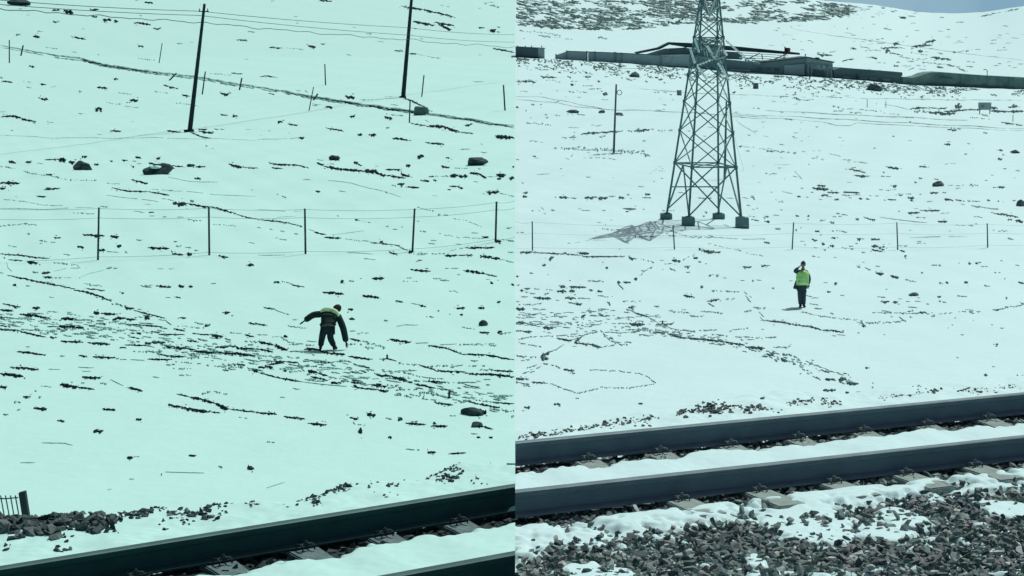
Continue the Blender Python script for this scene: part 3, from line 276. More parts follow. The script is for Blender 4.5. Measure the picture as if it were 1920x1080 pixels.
'L': """d16 350 5 420 8;d14 440 5 485 6;d14 650 5 690 6;m11 250 15 305 20;m9 120 10 180 12;d13 180 50 310 58;m9 310 72 370 78;d10 410 55 480 58;m7 480 60 620 65;m9 650 40 770 48;m7 840 75 980 76;d12 1290 28 1370 42;d11 1465 75 1560 65;m8 1560 72 1680 65;m9 1490 100 1550 132;m7 45 105 180 108 230 98;d16 45 138 115 138;m7 430 88 500 100;d12 490 102 540 104;m13 735 95 745 110;d14 880 120 930 120;m9 1055 110 1110 112;m8 590 140 560 170;d17 530 200 565 185;m8 870 140 920 155;d9 920 160 1030 192;m7 1030 195 1110 240;m8 780 155 815 160;m6 650 135 780 152;m9 1185 142 1260 155 1340 162;m6 1240 135 1320 140;m8 1340 182 1420 190 1480 172;m7 1420 150 1580 165;m8 170 185 240 175;m8 45 182 160 190;m10 320 185 400 210;m8 120 190 200 185;d12 45 245 130 250;m9 130 252 300 262;m8 300 240 380 235;m9 245 262 460 255;m9 460 250 540 235;d15 245 280 325 288;m9 500 268 610 272;m7 650 250 720 240 880 245;d15 885 245 1005 250;m8 780 200 890 205;m7 770 268 850 270;m8 45 310 110 315;d10 100 314 165 316;d8 1090 248 1150 248 1220 240;m8 1140 255 1180 262;m8 860 290 1000 290;m9 950 285 1100 290;m12 1000 300 1180 305;m9 1100 290 1160 295;d11 1170 320 1260 345 1320 355;d12 1320 355 1450 365 1600 385;d9 1600 385 1750 408;d15 1750 418 1900 428;m7 1180 270 1240 290 1380 300;m8 1230 288 1400 305;m8 1410 292 1560 295;m8 1640 298 1770 285;m9 1500 325 1620 340 1740 348;m7 1740 345 1880 358;m6 1420 345 1560 350;m6 1480 398 1600 405;m9 1640 415 1700 425;m9 1760 430 1920 470;d9 1870 490 1920 492;m9 670 290 700 325 740 370;m10 690 340 760 360;m7 740 310 850 315;m8 600 325 660 310;d12 480 390 540 345;m8 540 345 600 325;d11 350 360 460 378;m9 460 375 520 355;m8 430 345 560 345;m7 260 345 360 345;d10 480 395 590 402;d13 590 400 680 425;m7 680 425 780 410;m9 780 400 880 408;m8 760 380 900 388;m7 45 385 110 362 270 350;m6 60 395 120 412 240 430;m8 410 400 370 430 320 460;d15 230 498 300 470;d15 225 505 290 515;m9 290 470 320 460;m8 80 500 220 505;m9 55 492 100 500;m7 45 535 150 520;m9 245 550 330 562;m10 330 565 400 595;d11 400 590 480 605;m9 470 620 560 630;m6 600 595 800 600 960 620;m7 960 620 1030 645 1080 690;m7 1080 698 980 715 850 735 680 725;m7 680 728 500 768;m7 490 760 400 735 320 700;d9 160 688 250 692;m7 250 695 320 700;d17 45 662 110 665;m9 110 660 150 665;m9 45 690 140 705;m7 100 720 170 718;m7 120 590 200 560;m9 100 620 180 600;m6 150 600 230 570;d12 330 848 378 850;d12 105 872 150 875;m8 490 805 515 806;d10 955 848 990 850;m10 1145 711 1165 712;m9 1750 160 1800 155;m11 1820 130 1900 132;m8 1870 225 1920 225;m6 1870 170 1880 225;m6 1740 10 1800 60;m6 1760 50 1790 95;m8 1500 0 1700 10""",
'M': """d12 455 14 485 17;m6 545 40 575 41;m7 840 52 890 60;d10 850 88 920 90;d13 945 90 985 92;m9 1000 97 1050 97;m7 1050 90 1130 85;m9 1285 90 1345 100;d12 1275 57 1305 60;m7 1425 54 1490 56;m11 1780 63 1795 64;d11 1900 98 1920 100;m9 1190 110 1210 112;m8 860 150 930 160;m8 800 162 900 165;m8 900 165 1060 175 1180 178;d9 1140 172 1185 172;m9 1060 155 1110 156;m9 1180 178 1280 188 1380 178;m9 1230 200 1280 205;m8 1410 168 1600 165;m9 1520 170 1560 180;d9 1690 155 1740 155;m9 1740 150 1780 140;m9 1780 125 1870 128;m7 1000 145 1030 148;m6 1860 120 1900 110;m7 240 155 330 175 450 195 650 215 740 225;m9 470 165 505 172;m12 710 235 740 258;m9 740 238 900 240 1040 230;m7 1000 205 1035 230;m8 920 198 990 205;d12 712 258 738 260;d10 1068 200 1084 202;d9 0 225 120 235 240 262;d9 240 260 340 268 420 295;d9 420 295 520 300 580 310;m6 50 255 70 256;m6 300 50 400 65;m7 345 60 370 60;m8 0 352 80 350;m6 40 425 180 420;m7 150 430 180 410;d13 0 475 60 480;m12 30 490 80 520;d14 110 505 160 525;m10 80 500 200 530;m10 130 470 200 480 260 515;m6 300 520 520 610;m11 200 535 270 570;m11 270 575 350 610;m9 340 630 420 665;m9 250 612 270 614;d13 440 656 515 658;m12 300 612 345 615;d22 540 655 590 650;m14 580 655 680 690;d15 600 685 690 690;m9 540 675 600 690;d12 425 740 520 742;d15 425 768 500 775;d14 590 758 620 762;m8 690 750 760 755;m8 780 715 805 717;m8 790 690 800 692;d11 885 740 920 742;m8 980 738 1000 740;d12 740 570 760 571;d14 1712 402 1728 403;m7 1415 498 1435 498;m9 1510 608 1525 610;d10 1622 630 1650 632;m6 1685 565 1710 565;d15 1865 635 1920 638;m7 1690 402 1700 403;m6 1350 285 1360 286;m7 825 268 830 268""",
}
TONE = {'d': 0, 'm': 1, 'l': 2, 'r': 1}
ML, MR = Marks(), Marks()
for tl, txt in STROKES.items():
    ox, oy = TILE[tl]; mk = ML if tl in 'ABCDEGNO' else MR
    for item in txt.replace('\n', '').split(';'):
        a = item.split(); c = a[0][0]; t = float(a[0][1:]) / ZM; n = [float(q) for q in a[1:]]
        pts = [(n[k] / ZM + ox, n[k + 1] / ZM + oy) for k in range(0, len(n), 2)]
        if mk is ML: pts = [(min(p[0], 964.5), p[1]) for p in pts]
        else: pts = [(max(p[0], 967.5), p[1]) for p in pts]
        pts = [(p[0], max(p[1], float(rs_(p[0])) + 4)) for p in pts]
        pxlen = sum(math.hypot(b[0] - a[0], b[1] - a[1]) for a, b in zip(pts[:-1], pts[1:]))
        def along(f):
            q = f * pxlen
            for a, b in zip(pts[:-1], pts[1:]):
                l = math.hypot(b[0] - a[0], b[1] - a[1])
                if q <= l: k = q / max(l, 1e-6); return (a[0] + (b[0] - a[0]) * k, a[1] + (b[1] - a[1]) * k)
                q -= l
            return pts[-1]
        if c == 'd':
            mk.stroke(pts, max(t * 1.45, 1.5), 0, jag=0.6, seg=2.2)
            for _ in range(int(pxlen / 5) + 1):
                p = along(rnd.random()); L = rnd.uniform(1.0, 4.5); q = (p[0] + rnd.gauss(0, 2.5), p[1] + rnd.gauss(0, .75) * max(t, 1.5))
                if abs(q[0] - 966) < 5 or q[1] < float(rs_(q[0])) + 3: continue
                mk.stroke([(q[0] - L / 2, q[1] - rnd.uniform(-.2, .3)), (q[0] + L / 2, q[1] + rnd.uniform(-.2, .5))], rnd.uniform(0.9, 1.2 + t * .35), rnd.choice([0, 1, 1, 2]), jag=0.6, seg=1.5)
        elif c in 'rl': mk.stroke(pts, max(t * (0.62 if c == 'r' else 1.1), 1.0), 1 if c == 'r' else 2, jag=0.3, seg=4, gap=0 if c == 'r' else 0.2)  # r strokes: distant wires of the right half, laid on the ground as lines
        else:
            n_ = max(1, int(pxlen / (4.2 if pxlen > 25 else 6)))
            for k_ in range(n_):
                if rnd.random() < 0.16: continue
                p = along(min(1, max(0, (k_ + 0.5 + rnd.uniform(-.3, .3)) / n_))); p2 = along(min(1, (k_ + 1.0) / n_)); p1 = along(k_ / n_)
                L = pxlen / n_ * rnd.uniform(0.55, 1.5); sl = (p2[1] - p1[1]) / max(abs(p2[0] - p1[0]), 1.2) * (1 if p2[0] >= p1[0] else -1); sl = max(-.9, min(.9, sl))
                y_ = p[1] + rnd.gauss(0, 0.28) * t
                if abs(p[0] - 966) < L / 2 + 1.5: L = max(1.0, 2 * (abs(p[0] - 966) - 1.5))
                mi_ = TONE[c] if rnd.random() < 0.7 else (2 if c == 'm' else 1)
                mk.stroke([(p[0] - L / 2, y_ - sl * L / 2), (p[0], y_ + rnd.uniform(-.3, .3)), (p[0] + L / 2, y_ + sl * L / 2)], max(t * rnd.uniform(0.8, 1.6), 1.2), mi_, jag=0.6, seg=1.8)

def scatter(mk, poly_fn, n, wr, tr, mi_w, slope=(0.0, 0.12), seg=3.0):
    for _ in range(n):
        p = poly_fn()
        if p is None: continue
        L = rnd.uniform(*wr) * rnd.choice([0.5, 0.8, 1, 1, 1.6]); sl = rnd.uniform(*slope)
        mi = 0 if rnd.random() < mi_w[0] else (1 if rnd.random() < mi_w[1] else 2)
        pts = [(p[0] - L / 2, p[1] - sl * L / 2), (p[0], p[1] + rnd.uniform(-1, 1) * L * 0.06), (p[0] + L / 2, p[1] + sl * L / 2)]
        if mk is MR: pts = [(max(967.5, q[0]), q[1]) for q in pts]
        else: pts = [(min(964.5, q[0]), q[1]) for q in pts]
        mk.stroke(pts, rnd.uniform(*tr), mi, jag=0.5, seg=seg)
# rocky upper hillside behind the station
def hill():
    x = rnd.uniform(968, 1600); top = float(rs_(x)) + 4
    bot = np.interp(x, [966, 1040, 1180, 1300, 1420, 1480, 1560, 1620], [46, 54, 57, 42, 44, 42, 34, 22])
    y = top + (bot - top) * rnd.random() ** 0.85
    if y < 0.5: y = rnd.uniform(0.5, bot)
    if mnoise.noise(Vector((x * 0.018, y * 0.07, 1.7))) < rnd.uniform(-0.5, 0.25): return None
    return (x, y)
scatter(MR, hill, 2400, (5, 20), (1.6, 3.8), (0.7, 0.85), (-0.02, 0.25))
scatter(MR, lambda: (rnd.uniform(1560, 1720), rnd.uniform(11, 34)), 45, (4, 12), (1.1, 2.0), (0.25, 0.8), (0.0, 0.15))
# stony bank below the buildings
def bank():
    x = rnd.uniform(968, 1920); b = float(rb_(x)); y = b + abs(rnd.gauss(0, 1)) * np.interp(x, [966, 1100, 1300, 1500, 1700, 1920], [9, 13, 9, 14, 9, 7]) + 1
    if mnoise.noise(Vector((x * 0.03, y * 0.08, 4.7))) < -0.25: return None
    return (x, y)
scatter(MR, bank, 1500, (2, 8), (1.4, 3.4), (0.65, 0.7), (-0.3, 0.5), 1.6)
# light sprinkle over the whole field
def fieldR():
    x = rnd.uniform(968, 1918); y = rnd.uniform(170, 640)
    if y > 560 and 1150 < x < 1400: return None
    return (x, y) if mnoise.noise(Vector((x * 0.008, y * 0.03, 7.7))) > -0.05 else None
scatter(MR, fieldR, 330, (3, 11), (1.0, 1.9), (0.25, 0.6))
def slopeR(): return (rnd.uniform(1440, 1918), rnd.uniform(45, 135))
scatter(MR, slopeR, 75, (3, 12), (1.0, 1.7), (0.2, 0.7), (-0.15, 0.2))
def fieldL():
    x = rnd.uniform(2, 963); y = rnd.uniform(2, 560)
    return (x, y) if mnoise.noise(Vector((x * 0.008, y * 0.03, 2.7))) > 0.0 else None
scatter(ML, fieldL, 170, (4, 14), (1.0, 2.2), (0.3, 0.6), (0.0, 0.16))
# churned footpath across the left half
def pathL():
    x = rnd.uniform(0, 960); c = np.interp(x, [0, 250, 480, 700, 960], [600, 622, 672, 705, 752]); wd = np.interp(x, [0, 300, 500, 700, 960], [24, 30, 36, 28, 18])
    return (x, c + rnd.gauss(0, 0.5) * wd)
scatter(ML, pathL, 420, (4, 20), (1.4, 3.4), (0.07, 0.6), (0.0, 0.22))
def pathR():
    x = rnd.uniform(968, 1250); c = np.interp(x, [966, 1100, 1250], [598, 602, 612])
    return (x, c + rnd.gauss(0, 0.5) * 30)
scatter(MR, pathR, 130, (4, 16), (1.0, 2.2), (0.2, 0.6), (-0.1, 0.15))
def pathR2():
    x = rnd.uniform(1200, 1600); c = np.interp(x, [1200, 1300, 1430, 1500, 1600], [618, 632, 655, 678, 708])
    return (x, c + rnd.gauss(0, 0.5) * 8)
scatter(MR, pathR2, 110, (3, 9), (1.2, 2.4), (0.35, 0.7), (0.0, 0.3), 2.0)
prop(ML.build('soil_and_shade_marks', [SOIL_L, MID_L, LGT_L]), 'dark bare earth tufts, trodden footpath lines and painted pole shadows in the mint snow of the left half', 'bare ground', kind='stuff')
prop(MR.build('soil_and_shade_marks', [SOIL_R, MID_R, LGT_R]), 'grey bare earth tufts, stones, shade-tinted footprint trails and wires drawn as ground lines in the pale snow of the right half', 'bare ground', kind='stuff')

# earth bank (the long dark ditch line across the upper left)
def long_bank():
    mk = Marks()
    A = [(0, 345), (200, 380), (400, 415), (600, 440), (800, 490), (1000, 520), (1200, 548), (1450, 575), (1700, 620), (1920, 655)]
    B = [(0, 655), (200, 685), (400, 725), (700, 770), (1000, 815), (1300, 855), (1550, 890), (1750, 925), (1906, 950)]
    pts = [(x / ZM, y / ZM) for x, y in A] + [(484 + x / ZM, y / ZM) for x, y in B[1:]]
    mk.stroke([(p[0], p[1] - 2.0) for p in pts], 4.5, 1, jag=0.35, seg=4)
    mk.stroke([(p[0], p[1] + 1.8) for p in pts], 2.8, 1, jag=0.6, seg=4, gap=0.15)
    mk.stroke([(p[0], p[1] + 0.5) for p in pts[3:7]], 4.0, 0, jag=0.5, seg=4)
    mk.stroke([(p[0], p[1] + 0.3) for p in pts[10:15]], 4.6, 0, jag=0.5, seg=4)
    mk.stroke([(p[0], p[1] + 0.3) for p in pts[14:]], 3.6, 0, jag=0.5, seg=4)
    prop(mk.build('ditch_bank', [SOIL_L, MID_L, LGT_L]), kind='structure')
long_bank()

# ------------------------------------------------------------------ railway embankment
ZR = HC - 3.2                 # rail head
RAILH = 0.176; ZB = ZR - RAILH - 0.01    # rail foot / sleeper top
TRACKS = {'L': dict(y0=14.0, k=0.699, side=-1), 'R': dict(y0=15.46, k=0.464, side=1)}
for T in TRACKS.values():
    a = math.atan(T['k']); T['u'] = Vector((math.cos(a), math.sin(a), 0)); T['n'] = Vector((math.sin(a), -math.cos(a), 0))
GAUGE = 1.49
def edge_y(x):   # far shoulder of the embankment
    x = np.asarray(x, float)
    l = np.interp(x, [-60, -8, -3.9, -2.85, -2.48, -1.56, -1.24, -0.71, -0.44, 0], [-26, 10.8, 13.7, 13.82, 14.12, 14.35, 14.8, 15.05, 15.4, 15.6])
    r = np.interp(x, [0, 0.8, 1.7, 2.6, 3.4, 4.95, 9, 60], [17.0, 17.3, 18.15, 18.5, 18.8, 19.5, 21.5, 45])
    return np.where(x < 0, l, r)
def vn(x, y, s, seed=0.0):
    out = np.empty(x.shape); xf = x.ravel(); yf = y.ravel(); o = out.ravel()
    for i in range(len(xf)): o[i] = mnoise.noise((xf[i] * s, yf[i] * s, seed))
    return o.reshape(x.shape)
def embankment(side):
    mb = []
    xs = np.concatenate([[0, 0.3, 0.8, 1.7, 2.6, 3.4, 4.95, 6, 9, 15, 30, 60]]) * side
    if side < 0: xs = np.array([0, -0.6, -1.2, -1.9, -2.6, -3.7, -5, -8, -15, -30, -60.])
    V = []; nf = 7
    for x in xs:
        e = float(edge_y(x if x != 0 else side * 1e-6))
        lo = min(-14.0, e - 10)
        for y, z in ((lo - 9, -0.5), (lo, ZB - 0.16), (min(2, e - 4), ZB - 0.12), (e - 0.4, ZB - 0.09), (e, ZB - 0.13), (e + 1.0, ZB - 0.7), (e + 11, -0.5)):
            V.append((x, y, z))
    Fc = []
    for i in range(len(xs) - 1):
        for j in range(nf - 1):
            q = (i * nf + j, (i + 1) * nf + j, (i + 1) * nf + j + 1, i * nf + j + 1); Fc.append(q if side > 0 else q[::-1])
    o = mesh_obj('railway_embankment', V, Fc, None, None, False, [BED_R if side > 0 else BED_L, SNOW_R if side > 0 else SNOW_L],
                 [0 if (k % (nf - 1)) in (1, 2) else 1 for k in range(len(Fc))])
    prop(o, kind='structure')
embankment(1); embankment(-1)

def P7(px, py, z=ZB - 0.02):
    d = F * (HC - z) / (py - PY); return ((px - PX) * d / F, d)
PATCH = [(1520, 972, 85, 40, 2.2), (1645, 992, 65, 16, 1.6), (1690, 968, 52, 20, 1.5), (1885, 950, 50, 15, 1.5), (1845, 980, 22, 10, .8), (1475, 930, 60, 20, 1.2),
         (1570, 925, 80, 18, 1.1), (1120, 1074, 80, 20, 2.0), (1417, 1047, 20, 13, 1.7), (1225, 960, 120, 14, 1.0), (1060, 1010, 100, 14, 1.0), (1340, 945, 60, 12, 1.0),
         (1000, 1025, 36, 14, .9), (1210, 1000, 60, 8, .9), (1700, 905, 60, 10, .9), (1400, 940, 40, 14, .9), (1850, 880, 60, 12, .8), (1900, 870, 50, 14, 1.0), (1760, 935, 22, 8, .7), (1260, 985, 40, 8, .9),
         (1325, 1052, 14, 7, .7), (1180, 1040, 10, 7, .6)]
PW = []
for px, py, rx, ry, wt in PATCH:
    x, y = P7(px, py); sc = F / y; PW.append((x, y, rx / sc * 1.1, ry / (F * 3.4 / y / y) * 1.1, wt))

def bed_snow(side):
    T = TRACKS['R' if side > 0 else 'L']
    if side > 0: xs = np.arange(0.0, 5.6, 0.018); ys = np.arange(11.3, 20.2, 0.018)
    else: xs = np.arange(-4.6, 0.001, 0.018); ys = np.arange(9.5, 17.4, 0.018)
    if side < 0: xs[-1] = 0.0
    X, Y = np.meshgrid(xs, ys)
    t = X * T['n'].x + (Y - T['y0']) * T['n'].y        # distance from far rail towards the camera
    sA = X * T['u'].x + (Y - T['y0']) * T['u'].y
    n1 = vn(X, Y, 1.1, 3.1); n2 = vn(X, Y, 3.7, 5.2); n3 = vn(X, Y, 13, 8.0)
    nn = 0.5 * n1 + 0.35 * n2 + 0.18 * n3
    up = lambda a, b: np.clip((t - a) / (b - a), 0, 1)
    sm = lambda q: q * q * (3 - 2 * q)
    sp_, s0_ = (0.655, 0.59) if side > 0 else (0.60, -0.54)
    ph_ = np.cos(2 * np.pi * (sA - s0_) / sp_)
    wob = -0.022 * np.clip(ph_, -.4, 1) + 0.09 * n2 + 0.05 * n1 + 0.06 * n3
    tt = t
    def ramp(q, a, b): q = np.clip((q - a) / (b - a), 0, 1); return q * q * (3 - 2 * q)
    if side > 0:
        c = 1 - ramp(tt, -0.09, -0.05)                                     # beyond far rail
        c = np.maximum(c, ramp(tt + wob, 0.23, 0.35) * (1 - ramp(tt, 1.36, 1.41)))
        strip = ramp(tt + wob * 0.6, 1.72, 1.80) * (1 - ramp(tt + nn * 0.7 + n3 * 0.12, 2.0, 2.3)) * np.clip(1.15 + 2.3 * nn, 0, 1)
        pat = np.zeros_like(X)
        for cx, cy, rx, ry, wt in PW:
            q = ((X - cx) / rx) ** 2 + ((Y - cy) / ry) ** 2
            pat = np.maximum(pat, wt * np.clip(1.35 - q, -1, 1))
        pat = np.clip(pat * 0.9 + nn * 1.9 + n3 * 0.5 - 0.1, 0, 1) * ramp(tt, 1.8, 1.9)
        c = np.maximum(c, np.maximum(np.clip(strip, 0, 1), pat))
    else:
        c = 1 - ramp(tt, -0.09, -0.05)
        c = np.maximum(c, ramp(tt + wob, 0.25, 0.38) * (1 - ramp(tt, 1.38, 1.43)))
        c = np.maximum(c, ramp(tt, 1.9, 2.0))
    # height: snow just over the sleepers where c = 1, sinking under the stones where c = 0
    Z = (ZB - 0.045) + c * (0.057 + 0.016 * n1 + 0.01 * n2) + 0.006 * n3 * (1 - c) + 0.004 * n3
    nearz = (ZB - 0.085) + 0.04 * (1 - ramp(tt, 1.7, 1.85)) + c * c * (3 - 2 * c) * (0.056 + 0.008 * n1) + 0.006 * n2 + 0.005 * n3 + np.clip(strip, 0, 1) * ramp(tt, 1.74, 1.82) * (1 - ramp(tt, 1.98, 2.25)) * 0.036 if side > 0 else 0
    if side > 0: Z = np.where(tt > 1.49, nearz, Z)
    bet = (tt > 0.1) & (tt < 1.45)
    Z = np.where(bet, Z + c * -0.006 * ph_, Z)
    far = tt < -0.05
    Z = np.where(far, ZB - 0.04 + 0.05 * ramp(-tt, 0.02, 0.5) + 0.03 * n1 + 0.02 * n2 + 0.006 * n3, Z)
    e = edge_y(np.where(X == 0, side * 1e-6, X)) + 0.12 * n1 + 0.05 * n2
    over = np.maximum(Y - e + 0.15, 0)
    Z = Z - over * over * 1.2 / (0.6 + over)
    v = np.stack([X, Y, Z], -1).reshape(-1, 3); nc = len(xs); nr = len(ys)
    i, j = np.meshgrid(np.arange(nr - 1), np.arange(nc - 1), indexing='ij'); b = (i * nc + j).ravel()
    f = np.stack([b, b + 1, b + nc + 1, b + nc], 1)
    cf = np.where((tt > -0.12) & (tt < 1.7), c, 1.0); fm = (cf[:-1, :-1].ravel() < 0.45).astype(int)
    prop(mesh_obj('trackbed_snow', v, f, None, None, True, [SNOW_R, BED_R] if side > 0 else [SNOW_L, BED_L], fm), kind='structure')
    def look(x, y):
        i = int(round((y - ys[0]) / 0.018)); j = int(round((x - xs[0]) / 0.018))
        return float(Z[min(max(i, 0), nr - 1), min(max(j, 0), nc - 1)])
    return look
SNOWZ = {1: bed_snow(1), -1: bed_snow(-1)}

# stone prototypes
def stone_proto(seed, n=11, flat=0.62):
    r = np.random.default_rng(seed); bm = bmesh.new()
    for _ in range(n):
        v = r.normal(size=3); v /= np.linalg.norm(v); v *= r.uniform(0.8, 1.1); bm.verts.new((v[0], v[1] * 0.8, v[2] * flat))
    res = bmesh.ops.convex_hull(bm, input=bm.verts[:])
    bmesh.ops.delete(bm, geom=[g for g in res['geom_interior'] if isinstance(g, bmesh.types.BMVert)], context='VERTS')
    bm.verts.ensure_lookup_table(); bm.verts.index_update()
    V = np.array([v.co[:] for v in bm.verts]); Fc = np.array([[q.index for q in f.verts] for f in bm.faces]); bm.free()
    return V, Fc
PROTO = [stone_proto(s) for s in range(24)]
def stones(name, pts, sizes, mat, flat=1.0, label='', cat=''):
    VV = []; FF = []; b = 0
    for (x, y, z), s in zip(pts, sizes):
        V, Fc = PROTO[rng.integers(len(PROTO))]
        ang = rng.uniform(0, 6.28, 3); R = np.array(Matrix.Rotation(ang[0], 3, 'Z') @ Matrix.Rotation(rng.normal(0, 0.45), 3, 'X') @ Matrix.Rotation(rng.normal(0, 0.45), 3, 'Y'))
        W = (V * np.array([s * rng.uniform(0.9, 1.7), s * 1.05, s * rng.uniform(0.7, 1.1) * flat])) @ R.T + np.array([x, y, z])
        VV.append(W); FF.append(Fc + b); b += len(V)
    o = mesh_obj(name, np.concatenate(VV), np.concatenate(FF), mat)
    return prop(o, label, cat, kind='stuff')
BAL_R = stone_material('ballast_stone', [(0.13, 0.19, 0.19), (0.20, 0.28, 0.27), (0.06, 0.10, 0.11), (0.165, 0.21, 0.205), (0.12, 0.195, 0.17), (0.085, 0.135, 0.15), (0.38, 0.48, 0.46), (0.17, 0.185, 0.19), (0.10, 0.18, 0.15), (0.14, 0.205, 0.20)])
BAL_L = stone_material('ballast_stone_dark', [(0.02, 0.045, 0.05), (0.03, 0.065, 0.065), (0.014, 0.03, 0.034), (0.04, 0.07, 0.07)])
def ballast(side):
    T = TRACKS['R' if side > 0 else 'L']; pts = []; sz = []
    sp = 0.041
    xr = (0.03, 5.4) if side > 0 else (-4.4, -0.03); yr = (11.5, 18.6) if side > 0 else (9.6, 14.6)
    for x in np.arange(xr[0], xr[1], sp):
        for y in np.arange(yr[0], yr[1], sp):
            xx = x + rng.uniform(-.5, .5) * sp; yy = y + rng.uniform(-.5, .5) * sp
            if xx * side < 0.02: continue
            t = xx * T['n'].x + (yy - T['y0']) * T['n'].y
            if t < -0.12: continue
            if 0.45 < t < 1.15: continue
            if abs(xx / yy) > 0.30: continue
            if side < 0 and (t > 1.3): continue
            near = t > 1.75
            s = rng.uniform(0.019, 0.036) if rng.random() < 0.72 else rng.uniform(0.034, 0.054)
            hump = -0.02 if not near else 0.0
            if (t > -0.1 and t < 0.22) or 1.3 < t < 1.75: hump = 0.012
            z = ZB - 0.062 + hump + rng.uniform(-0.02, 0.02) + 0.02 * mnoise.noise(Vector((xx * 1.5, yy * 1.5, 0)))
            pts.append((xx, yy, z)); sz.append(s)
    # a loose second layer
    if side > 0:
        for _ in range(2600):
            xx = rng.uniform(0.04, 5.2); yy = rng.uniform(11.6, 15.5); t = xx * T['n'].x + (yy - T['y0']) * T['n'].y
            if t < 1.85 or SNOWZ[1](xx, yy) > ZB - 0.03: continue
            pts.append((xx, yy, ZB - 0.03 + rng.uniform(-0.01, 0.03))); sz.append(rng.uniform(0.016, 0.04))
    stones('ballast_stones', pts, sz, BAL_R if side > 0 else BAL_L, label='grey crushed stone ballast beside and under the right track' if side > 0 else 'dark crushed stone ballast under the left rails', cat='ballast')
ballast(1); ballast(-1)

# stones along the far shoulder
def shoulder_stones(side):
    pts = []; sz = []
    def add(px, py, spx, n, rpx, sx=1.0):
        for _ in range(n):
            qx = px + rng.normal() * spx * sx; qy = py + rng.normal() * rpx * 0.5
            if (side < 0 and qx > 960) or (side > 0 and qx < 972): continue
            x, y = P7(qx, qy, ZB + 0.005); z = SNOWZ[side](x, y); x, y = P7(qx, qy, z); z = SNOWZ[side](x, y)
            s_ = rng.uniform(0.35, 1.0) * rpx / (F / y) * 0.72
            pts.append((x, y, z + s_ * 0.15)); sz.append(s_)
    def line(pl, dens, rpx):
        for (x0, y0), (x1, y1) in zip(pl[:-1], pl[1:]):
            L = math.hypot(x1 - x0, y1 - y0)
            for k in range(int(L * dens * 1.6)):
                f = rng.random(); add(x0 + (x1 - x0) * f, y0 + (y1 - y0) * f, 2, 1, rpx * rng.uniform(0.6, 1.4))
    if side < 0:
        line([(0, 982), (60, 984), (110, 990)], 1.4, 20); line([(0, 974), (60, 970), (105, 972)], 0.35, 15)
        line([(100, 978), (130, 972), (180, 976), (205, 982)], 1.2, 18); line([(60, 988), (108, 998)], 0.6, 12)
        line([(115, 968), (145, 966)], 0.5, 15); line([(205, 972), (215, 975)], 0.8, 16)
        line([(215, 972), (250, 964), (285, 954), (310, 948)], 0.7, 9); add(268, 962, 7, 8, 12)
        line([(318, 966), (350, 962), (375, 966)], 0.5, 10); add(385, 962, 10, 12, 15); add(410, 971, 6, 5, 10)
        add(392, 946, 8, 5, 9); add(420, 950, 8, 5, 9); add(352, 979, 9, 6, 8); add(303, 987, 4, 3, 9); add(310, 979, 4, 2, 8)
        line([(460, 943), (482, 943)], 0.4, 8); add(433, 945, 3, 2, 6)
        add(130, 1002, 8, 4, 10); add(110, 1029, 5, 3, 9); add(125, 1028, 8, 6, 13); add(205, 995, 8, 3, 8); add(10, 1022, 8, 3, 10); add(22, 1015, 12, 3, 6)
        line([(556, 934), (575, 930), (605, 922), (640, 910), (655, 907)], 1.0, 9); add(653, 906, 5, 5, 13); add(672, 905, 4, 4, 9); add(632, 914, 6, 4, 11)
        line([(580, 942), (605, 944)], 0.5, 7); add(688, 915, 6, 4, 7); line([(692, 902), (720, 899)], 0.5, 7); line([(720, 911), (750, 910)], 0.3, 6)
        line([(758, 895), (790, 892)], 0.6, 5); line([(802, 888), (830, 882), (850, 876), (862, 874)], 0.9, 6)
        add(845, 896, 10, 8, 12); add(857, 893, 6, 6, 15); add(886, 904, 4, 4, 9); line([(815, 898), (840, 900)], 0.4, 7); add(911, 911, 3, 2, 6)
        add(922, 869, 4, 2, 6); add(946, 868, 3, 2, 8); add(893, 897, 4, 2, 6); add(725, 931, 6, 3, 7); add(650, 921, 3, 2, 6); add(535, 953, 3, 2, 6); add(742, 927, 3, 1, 5)
        for _ in range(60): add(rng.uniform(10, 950), 0, 0, 0, 4)
    else:
        line([(968, 822), (1010, 817), (1050, 812), (1100, 803), (1160, 795), (1190, 790), (1230, 784)], 0.5, 6)
        line([(1270, 777), (1310, 768), (1340, 763), (1360, 762)], 0.6, 7); add(1338, 766, 14, 34, 10); add(1325, 772, 12, 12, 8); add(1345, 770, 10, 10, 9)
        line([(1370, 764), (1440, 767)], 0.4, 6); line([(1395, 764), (1430, 764)], 0.5, 8)
        add(1405, 771, 8, 5, 7); line([(1475, 757), (1500, 754), (1525, 752)], 0.7, 5); line([(1540, 755), (1580, 755)], 0.6, 5); add(1450, 766, 8, 5, 6)
        line([(1650, 747), (1690, 741), (1730, 736)], 0.45, 3.5); add(1750, 733, 10, 12, 7); add(1830, 734, 14, 16, 6.5); add(1815, 731, 12, 8, 5); line([(1840, 730), (1918, 725)], 0.35, 4)
        add(1210, 797, 6, 4, 8); add(1560, 763, 5, 4, 6); add(1020, 800, 3, 0, 4); add(1180, 790, 4, 4, 6); add(1718, 725, 7, 5, 4)
    stones('shoulder_stones', pts, sz, stone_material('shoulder_stone' + str(side), [(0.03, 0.07, 0.07), (0.045, 0.09, 0.09), (0.02, 0.05, 0.05), (0.09, 0.14, 0.14)] if side < 0 else [(0.08, 0.12, 0.12), (0.11, 0.15, 0.15), (0.06, 0.09, 0.09)]),
           label='dark loose stones along the snowy shoulder beyond the left rail' if side < 0 else 'grey loose stones along the snowy shoulder beyond the right rails', cat='stones')
shoulder_stones(-1); shoulder_stones(1)

